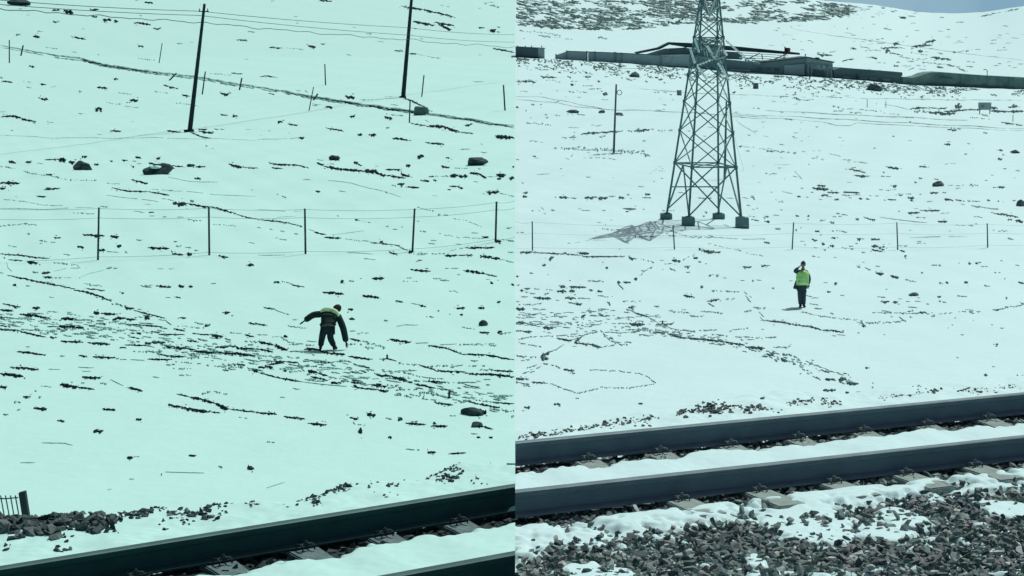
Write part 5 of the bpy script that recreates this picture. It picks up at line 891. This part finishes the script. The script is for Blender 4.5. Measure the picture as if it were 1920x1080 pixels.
for pl in ([(1400, 111), (1425, 100)], [(1440, 116), (1478, 100)], [(1428, 101), (1430, 112)], [(1445, 110), (1446, 118)], [(1470, 101), (1470, 113)], [(1510, 101), (1510, 110)], [(1255, 95), (1300, 86)], [(1300, 90), (1300, 104)], [(1345, 92), (1346, 106)]):
    beam(pl, 1.9, DB + 8, 'strut', ROOFD, r, o)
for y0, x0, x1 in ((108, 1386, 1416), (113, 1410, 1436)): 
    bpart(r, o, 'snowy_ledge', [(x0, y0 - 1.4), (x1, y0 + 1), (x1, y0 + 3.4), (x0, y0 + 1)], DB - 0.3, DB - 0.05, WHITE)
bpart(r, o, 'snowy_ledge', [(1366, 129.5), (1406, 131.5), (1406, 133.3), (1366, 131.4)], DB - 0.5, DB - 0.05, WHITE)
bpart(r, o, 'front_panel', [(1240, 106), (1292, 102), (1292, 124), (1240, 122)], DB - 0.6, DB - 0.05, WALLG)
for a in (1300, 1420, 1436, 1452): bpart(r, o, 'window', [(a, 122 + (a - 1300) * .04), (a + 9, 122.4 + (a - 1300) * .04), (a + 9, 126.4 + (a - 1300) * .04), (a, 126 + (a - 1300) * .04)], DB - 0.4, DB - 0.05, WALLD)
bpart(r, o, 'plinth', [(1330, 130), (1420, 136), (1416, 143), (1390, 146), (1355, 145), (1330, 139)], DB - 3, DB - 0.6, WALLD)
bpart(r, o, 'roof_cap', [(1534, 107.5), (1540, 108.5), (1540, 112.5), (1534, 111.5)], DB + 3, DB + 5, ROOFD)
# flag
fo = Q(1472, 102, DB + 10); fr = empty('red_flag', fo); prop(fr, 'small dark red flag on the ridge of the station canopy', 'flag')
m = MB(fo); m.bar(Q(1471.5, 101, DB + 11), Q(1471.5, 87, DB + 11), 0.12, n=6); m.build('flagpole', ROOFD, fr)
V = []; Fc = []
for i in range(7):
    for j in range(4):
        p = Q(1472 + i * 1.6, 88.5 + j * 3.4 + 0.6 * math.sin(i) + i * .35, DB + 11 + 0.5 * math.sin(i * 1.3)); V.append(tuple(p - fo))
for i in range(6):
    for j in range(3): Fc.append((i * 4 + j, i * 4 + 4 + j, i * 4 + 5 + j, i * 4 + 1 + j))
cl = mesh_obj('cloth', V, Fc, RED, fr); sm_ = cl.modifiers.new('t', 'SOLIDIFY'); sm_.thickness = 0.05
r, o = bld('platform_building', 1625, 150, 'low dark flat-roofed building right of the station gable')
bpart(r, o, 'wall', [(1563, 135), (1690, 142), (1692, 158), (1563, 147)], DB, DB + 8, WALLM)
bpart(r, o, 'roof', [(1562, 131), (1574, 126.5), (1690, 135.5), (1690, 142), (1562, 136)], DB - 1.5, DB + 9, WALLD)
for a in (1582, 1612, 1630, 1655): bpart(r, o, 'window', [(a, 142.5 + (a - 1582) * .06), (a + 14, 143.5 + (a - 1582) * .06), (a + 14, 147.5 + (a - 1582) * .06), (a, 146.3 + (a - 1582) * .06)], DB - 0.25, DB - 0.02, PALE)
bpart(r, o, 'downpipe', [(1606, 138), (1609, 138), (1609, 151), (1606, 151)], DB - 0.5, DB - 0.03, WALLD)
r, o = bld('tarpaulin_shed', 1815, 160, 'long green-grey covered shed running off the right edge')
bpart(r, o, 'cover', [(1691, 144), (1708, 145.5), (1722, 143), (1733, 138), (1745, 135.5), (1762, 135), (1840, 141), (1960, 147.5), (1960, 172), (1850, 166), (1720, 160), (1691, 158)], DB - 1, DB + 9, GREENT)
bpart(r, o, 'opening', [(1760, 143.5), (1784, 145), (1784, 148), (1760, 147)], DB - 1.3, DB - 1.02, WALLD)
bpart(r, o, 'skirt', [(1740, 156), (1900, 163), (1900, 167), (1740, 161.5)], DB - 1.4, DB - 1.02, WALLD)
for a in (1800, 1850, 1892): bpart(r, o, 'rib', [(a, 140 + (a - 1800) * .05), (a + 1.5, 140 + (a - 1800) * .05), (a + 1.5, 163 + (a - 1800) * .05), (a, 163 + (a - 1800) * .05)], DB - 1.25, DB - 1.02, WALLM)
lp = Q(1851, 141, DB + 10); lr = empty('lamp_post', lp); prop(lr, 'tiny lamp post rising behind the green-grey shed', 'lamp post')
m = MB(lp); m.bar(Q(1851, 145, DB + 10), Q(1851, 132, DB + 10), 0.1, n=6); m.build('mast', POST_R, lr)
m = MB(lp); m.path([Q(1851, 132, DB + 10), Q(1848, 130, DB + 10), Q(1844, 130.5, DB + 10)], 0.1); m.build('lamp_arm', POST_R, lr)

# signboard and boxes in the field
g = ground_at(1848, 214); s = g.y / F; sb = empty('signboard', g); prop(sb, 'small grey blank signboard on two legs near the right edge', 'sign')
m = MB(g); a = Q(1834.5, 192, g.y); b = Q(1858.5, 206, g.y); m.box(a.x, b.x, g.y - .08, g.y + .08, b.z, a.z); m.build('panel', material('sign_grey', (0.30, 0.42, 0.42), (0.27, 0.38, 0.38), scale=1), sb)
m = MB(g); c = Q(1840, 197, g.y); m.box(c.x, c.x + 5 * s, g.y - .1, g.y - .081, c.z - 4 * s, c.z); m.build('faded_emblem', material('emblem_grey', (0.16, 0.25, 0.26)), sb)
for q in (1837, 1856):
    m = MB(g); m.bar(ground_at(q, 214), Q(q, 205, g.y), 0.06, n=6); m.build('leg', POST_R, sb)
for (px, py, wv, hv, lb) in ((1417, 166, 9, 11, 'dark square cabinet in the field right of the pylon'), (1273.5, 178, 8, 10, 'grey square cabinet in the field left of the pylon')):
    g = ground_at(px, py); s = g.y / F; e = empty('equipment_cabinet', g); prop(e, lb, 'cabinet')
    m = MB(g); m.box(g.x - wv / 2 * s, g.x + wv / 2 * s, g.y - wv / 2 * s, g.y + wv / 2 * s, g.z - .1, g.z + hv * s * .88); m.build('case', WALLD if px > 1300 else WALLM, e, bevel=0.03)
    m = MB(g); m.box(g.x - wv * .57 * s, g.x + wv * .57 * s, g.y - wv * .57 * s, g.y + wv * .57 * s, g.z + hv * s * .885, g.z + hv * s); m.build('lid', WALLM, e)

# ------------------------------------------------------------------ people
def skin(name, verts, edges, radii, mat, parent, root_i=0, sub=2):
    me = bpy.data.meshes.new(name); me.from_pydata([tuple(v) for v in verts], edges, []); me.update()
    o = bpy.data.objects.new(name + '_tmp', me); COL.objects.link(o)
    md = o.modifiers.new('s', 'SKIN')
    lay = me.skin_vertices[0].data if me.skin_vertices else None
    if lay is None:
        bm = bmesh.new(); bm.from_mesh(me); bm.verts.layers.skin.verify(); bm.to_mesh(me); bm.free(); lay = me.skin_vertices[0].data
    for i, r in enumerate(radii): lay[i].radius = (r, r) if not isinstance(r, tuple) else r; lay[i].use_root = (i == root_i)
    sb = o.modifiers.new('d', 'SUBSURF'); sb.levels = sub; sb.render_levels = sub
    dg = bpy.context.evaluated_depsgraph_get(); dg.update()
    nm = bpy.data.meshes.new_from_object(o.evaluated_get(dg)); nm.materials.clear(); nm.materials.append(mat)
    nm.polygons.foreach_set('use_smooth', [True] * len(nm.polygons))
    bpy.data.objects.remove(o); bpy.data.meshes.remove(me)
    n = bpy.data.objects.new(name, nm); COL.objects.link(n); n.parent = parent
    return n
def ball(name, c, r, mat, parent, sc=(1, 1, 1), rot=None):
    bm = bmesh.new(); bmesh.ops.create_icosphere(bm, subdivisions=3, radius=r)
    for v in bm.verts:
        v.co = Vector((v.co.x * sc[0], v.co.y * sc[1], v.co.z * sc[2]))
        if rot: v.co = rot @ v.co
        v.co += Vector(c)
    me = bpy.data.meshes.new(name); bm.to_mesh(me); bm.free(); me.materials.append(mat); me.polygons.foreach_set('use_smooth', [True] * len(me.polygons))
    o = bpy.data.objects.new(name, me); COL.objects.link(o); o.parent = parent; return o
SKIN = material('skin_tone', (0.20, 0.17, 0.15), scale=10, rough=0.6)
SKIN_D = material('gloved_skin_tone', (0.05, 0.05, 0.045), scale=10, rough=0.7)
HAIRB = material('dark_hair', (0.012, 0.02, 0.02), scale=20, rough=0.8)
JACK_R = material('jacket_dark_blue', (0.035, 0.075, 0.085), (0.025, 0.055, 0.065), scale=8, rough=0.9)
TROU_R = material('trousers_slate', (0.045, 0.075, 0.095), (0.035, 0.06, 0.075), scale=8, rough=0.9)
VEST_R = material('vest_lime', (0.48, 0.84, 0.27), (0.38, 0.72, 0.22), scale=9, rough=0.7)
STRIPE = material('reflective_stripe', (0.42, 0.80, 0.42), scale=9, rough=0.4)
JACK_L = material('jacket_near_black', (0.008, 0.035, 0.03), (0.006, 0.025, 0.022), scale=8, rough=0.9)
TROU_L = material('trousers_near_black', (0.014, 0.035, 0.045), (0.01, 0.026, 0.035), scale=8, rough=0.9)
VEST_L = material('vest_pale_yellow', (0.72, 0.92, 0.62), (0.50, 0.74, 0.34), scale=9, rough=0.7)
BOOT = material('boot_black', (0.01, 0.02, 0.02), scale=8, rough=0.6)

def hand(wrist, dirv, side, mat, parent_list, curl=0.3, spread=Vector((1, 0, 0)), palmn=Vector((0, 1, 0))):
    """vertices and edges of palm + five fingers, appended to a body skeleton"""
    V, E, Rr, wi = parent_list
    d = dirv.normalized(); sp = spread.normalized(); b = palmn.normalized()
    V.append(wrist + d * 0.05); E.append((wi, len(V) - 1)); Rr.append((0.032, 0.02)); p = len(V) - 1
    L = [0.075, 0.085, 0.08, 0.062]
    for k in range(4):
        o = sp * ((k - 1.5) * 0.021); r = V[p] + d * 0.04 + o
        V.append(r); E.append((p, len(V) - 1)); Rr.append(0.010)
        V.append(r + d * L[k] * 0.5 + b * L[k] * curl * .3); E.append((len(V) - 2, len(V) - 1)); Rr.append(0.009)
        V.append(r + d * L[k] * (0.95 - curl * .3) + b * L[k] * curl); E.append((len(V) - 2, len(V) - 1)); Rr.append(0.008)
    r = V[p] + sp * (-0.045 * side) + d * 0.0
    V.append(r); E.append((p, len(V) - 1)); Rr.append(0.011)
    V.append(r + sp * (-0.012 * side) + d * 0.045 + b * .01); E.append((len(V) - 2, len(V) - 1)); Rr.append(0.009)

def person(org, J, mats, label, facing, hatted, vest_rows, bulk=1.0):
    bk = lambda L_: [tuple(q * bulk for q in r_) if isinstance(r_, tuple) else r_ * bulk for r_ in L_]
    """J: joint name -> offset from org"""
    root = empty('person', org); prop(root, label, 'person')
    body_m, jack, trou, vest = mats
    g = lambda k: Vector(J[k])
    V = [g('pelvis'), g('waist'), g('chest'), g('neck'), g('head')]; E = [(0, 1), (1, 2), (2, 3), (3, 4)]
    R_ = [(0.14, 0.11), (0.13, 0.10), (0.155, 0.11), 0.055, 0.075]
    def chain(start, names, rad):
        p = start
        for n_, r_ in zip(names, rad): V.append(g(n_)); E.append((p, len(V) - 1)); R_.append(r_); p = len(V) - 1
        return p
    wl = chain(2, ['shL', 'elL', 'wrL'], [0.06, 0.04, 0.027]); wr = chain(2, ['shR', 'elR', 'wrR'], [0.06, 0.04, 0.027])
    hand(g('wrL'), g('wrL') - g('elL'), 1, SKIN, (V, E, R_, wl), 0.35, Vector((1, .2, 0.2)), facing)
    hand(g('wrR'), g('wrR') - g('elR'), -1, SKIN, (V, E, R_, wr), 0.35, Vector((1, .2, 0.2)), facing)
    chain(0, ['hpL', 'knL', 'anL', 'toL'], [0.085, 0.06, 0.04, 0.035]); chain(0, ['hpR', 'knR', 'anR', 'toR'], [0.085, 0.06, 0.04, 0.035])
    body = skin('body', V, E, R_, SKIN if hatted else SKIN_D, root, 0, 2)
    hd = g('headc'); f = Vector(facing).normalized()
    upv = (g('headc') - g('neck')).normalized(); rt = f.cross(upv).normalized(); f2 = upv.cross(rt).normalized()
    M = Matrix((rt, f2, upv)).transposed()
    bm = bmesh.new()
    bmesh.ops.create_icosphere(bm, subdivisions=4, radius=1)
    for v in bm.verts:            # skull with brow, nose, chin, ears
        c = v.co.copy(); fwd = max(c.y, 0)
        s_ = Vector((c.x * 0.078, c.y * 0.098, c.z * 0.118))
        if c.z < 0: s_.x *= 1 + c.z * 0.28; s_.y *= 1 + c.z * 0.10
        nz = math.exp(-((c.x / .16) ** 2 + ((c.z + .12) / .24) ** 2)) * fwd; s_.y += 0.022 * nz
        for ex in (-.38, .38): s_.y -= 0.010 * math.exp(-(((c.x - ex) / .2) ** 2 + ((c.z - .08) / .13) ** 2)) * fwd
        s_.y += 0.007 * math.exp(-((c.x / .3) ** 2 + ((c.z + .48) / .08) ** 2)) * fwd
        for ex in (-1, 1): s_.x += ex * 0.018 * math.exp(-(((c.x - ex) / .25) ** 2 + ((c.z + .02) / .25) ** 2 + (c.y / .2) ** 2))
        v.co = M @ s_ + hd
    bb = bmesh.new(); bb.from_mesh(body.data); tmp = bpy.data.meshes.new('t'); bm.to_mesh(tmp); bb.from_mesh(tmp); bb.to_mesh(body.data); bb.free(); bm.free(); bpy.data.meshes.remove(tmp)
    body.data.polygons.foreach_set('use_smooth', [True] * len(body.data.polygons))
    # jacket
    hem = g('pelvis').lerp(g('waist'), -0.35)
    V = [g('pelvis'), g('waist'), g('chest'), g('neck') * .75 + g('chest') * .25, hem]; E = [(0, 1), (1, 2), (2, 3), (0, 4)]; jt = 0.78 if bulk > 1.3 else 1; R_ = [(0.19 * jt, 0.145), (0.175 * jt, 0.135), (0.20, 0.145), 0.085, (0.19 * jt, 0.14)]
    for a in 'LR':
        p = 2
        for n_, r_ in (('sh', 0.082), ('el', 0.075 if bulk > 1.3 else 0.066), ('wr', 0.068 if bulk > 1.3 else 0.05)): V.append(g(n_ + a)); E.append((p, len(V) - 1)); R_.append(r_); p = len(V) - 1
    skin('jacket', V, E, bk(R_), jack, root, 0, 2)
    V = [g('pelvis') + Vector((0, 0, -.02))]; E = []; R_ = [(0.165, 0.13)]
    for a in 'LR':
        p = 0
        for n_, r_ in (('hp', 0.105), ('kn', 0.085), ('an', 0.072)): V.append(g(n_ + a)); E.append((p, len(V) - 1)); R_.append(r_); p = len(V) - 1
    skin('trousers', V, E, [tuple(q * (1 + (bulk - 1) * .6) for q in r_) if isinstance(r_, tuple) else r_ * (1 + (bulk - 1) * .6) for r_ in R_], trou, root, 0, 2)
    for a in 'LR':
        an = g('an' + a); to = g('to' + a); hl = an + (an - to).normalized() * 0.05
        skin('boot', [an + Vector((0, 0, .06)), Vector((an.x, an.y, 0.05)), Vector((hl.x, hl.y, 0.045)), Vector((to.x, to.y, 0.04))], [(0, 1), (1, 2), (1, 3)], [0.055, 0.055, 0.045, 0.042], BOOT, root, 1, 2)
    if vest_rows:
      V = [g(k) if isinstance(k, str) else g(k[0]).lerp(g(k[1]), k[2]) for k in vest_rows[0]]; E = [(i, i + 1) for i in range(len(V) - 1)]
      R_ = list(vest_rows[1]); ci = vest_rows[2]
      for a in 'LR': V.append(g('chest').lerp(g('sh' + a), 0.8) + Vector((0, 0, 0.015))); E.append((ci, len(V) - 1)); R_.append(0.105)
      vo = skin('vest', V, E, R_, vest, root, 0, 2)
    # hair / hat
    cap = bmesh.new(); bmesh.ops.create_icosphere(cap, subdivisions=3, radius=1)
    for v in cap.verts:
        c = v.co; hs = 1.0 if hatted else 1.3; s_ = Vector((c.x * 0.092, c.y * 0.112 - 0.012, max(c.z, -0.35 if c.y < 0.2 else 0.12) * 0.128 + 0.012)) * hs; v.co = M @ s_ + hd
    me = bpy.data.meshes.new('hat'); cap.to_mesh(me); cap.free(); me.materials.append(HAIRB if not hatted else JACK_R); me.polygons.foreach_set('use_smooth', [True] * len(me.polygons))
    h = bpy.data.objects.new('hat' if hatted else 'hair', me); COL.objects.link(h); h.parent = root
    if hatted:
        m = MB(); pts = []
        for k in range(9):
            t = math.pi * k / 8; pts.append(M @ Vector((math.cos(t) * .085, .075 + math.sin(t) * .075, 0.035)) + hd)
        ctr = M @ Vector((0, .06, .04)) + hd; n = len(pts)
        m.add(pts + [p + upv * 0.012 for p in pts], [tuple(range(n)), tuple(range(n, 2 * n))[::-1]] + [(k, (k + 1) % n, n + (k + 1) % n, n + k) for k in range(n)])
        m.build('brim', JACK_R, h)
    return root, g

# standing person, right half (1 m = about 50 px here)
o = ground_at(1503.5, 576); s = o.y / F
def off(px, py, dy=0.0):
    v = Q(px, py, o.y + dy) - o; v.z = max(v.z, 0.045); return v
JR = dict(pelvis=off(1503.5, 536), waist=off(1504, 527), chest=off(1505, 514), neck=off(1505.5, 505), head=off(1506, 500), headc=off(1506, 496.2),
          shL=off(1497, 510), elL=off(1489.5, 508.5, -0.06), wrL=off(1497, 502, -0.12), shR=off(1513, 510), elR=off(1517.5, 522, .04), wrR=off(1516, 533, -.02),
          hpL=off(1499.5, 538), knL=off(1500, 557), anL=off(1501, 573), toL=off(1499, 576, -0.16), hpR=off(1507.5, 538), knR=off(1507, 557), anR=off(1507, 573), toR=off(1510, 576, -0.14))
rp, g = person(o, JR, (SKIN, JACK_R, TROU_R, VEST_R), 'person standing in a lime vest and dark cap, one hand raised to the head', Vector((0, -1, -0.1)), True,
               None, 1.12)
rings = [(1504, 533.5, 12.4, .245), (1504.3, 528, 12.2, .245), (1504.8, 520, 12.0, .23), (1505, 513, 11.8, .20), (1505, 509, 10.8, .18), (1505.2, 506.5, 7.5, .12)]
V = []; Fc = []; nr_ = 20
for (px, py, hw, dp) in rings:
    c = off(px, py, 0.0)
    for k in range(nr_):
        t = 2 * math.pi * k / nr_; V.append((c.x + math.cos(t) * hw * s, c.y + math.sin(t) * dp, c.z + 0.012 * math.sin(t * 3)))
for i in range(len(rings) - 1):
    for k in range(nr_): Fc.append((i * nr_ + k, i * nr_ + (k + 1) % nr_, (i + 1) * nr_ + (k + 1) % nr_, (i + 1) * nr_ + k))
vo = mesh_obj('vest', V, Fc, VEST_R, rp, True); so = vo.modifiers.new('t', 'SOLIDIFY'); so.thickness = 0.012
for yb in (0.62, 0.80):
    z0 = 0.55 + yb * 0.62; m = MB(); n_ = 20
    pts = [Vector((off(1504.5, 520).x + math.cos(2 * math.pi * k / n_) * 12.6 * s, math.sin(2 * math.pi * k / n_) * 0.25, z0)) for k in range(n_)]
    m.add(pts + [p + Vector((0, 0, .04)) for p in pts], [(k, (k + 1) % n_, n_ + (k + 1) % n_, n_ + k) for k in range(n_)])
    m.build('reflective_band', STRIPE, vo)
bg_ = MB(); c = off(1491.5, 536, 0.0)
bg_.prism([(c.x - .09, c.z - .10), (c.x + .11, c.z - .12), (c.x + .13, c.z + .22), (c.x + .02, c.z + .22)], -0.07, 0.07)
bo = bg_.build('shoulder_bag', JACK_R, None, bevel=0.02); bo.location = o; prop(bo, 'dark bag hanging at the hip of the standing person', 'bag')

# bending person, left half
o = ground_at(615, 656); s = o.y / F
JL = dict(pelvis=off(615, 609), waist=off(615, 602, .10), chest=off(618, 595, .28), neck=off(626, 585, .36), head=off(629, 581, .40), headc=off(631, 580.5, .40),
          shL=off(603, 589, .26), elL=off(587, 590, .2), wrL=off(570.5, 602, .12), shR=off(635, 594, .26), elR=off(644, 616, .12), wrR=off(649, 642, .05),
          hpL=off(608, 614), knL=off(603.5, 634, .06), anL=off(601, 651), toL=off(601, 655, .15), hpR=off(620, 614), knR=off(619, 634, .06), anR=off(627, 650, .02), toR=off(632, 654, .12))
pl, g = person(o, JL, (SKIN, JACK_L, TROU_L, VEST_L), 'person bending over in the snow, arms hanging out, pale yellow vest over dark clothes', Vector((0.35, .7, -.6)), False, None, 1.5)
V = [off(600, 585.5, .2), off(608, 580.5, .22), off(619, 579.5, .24), off(630, 585, .2), off(635.5, 593, .14)]
skin('vest', V, [(0, 1), (1, 2), (2, 3), (3, 4)], [0.05, 0.075, 0.085, 0.085, 0.055], VEST_L, pl, 2, 2)
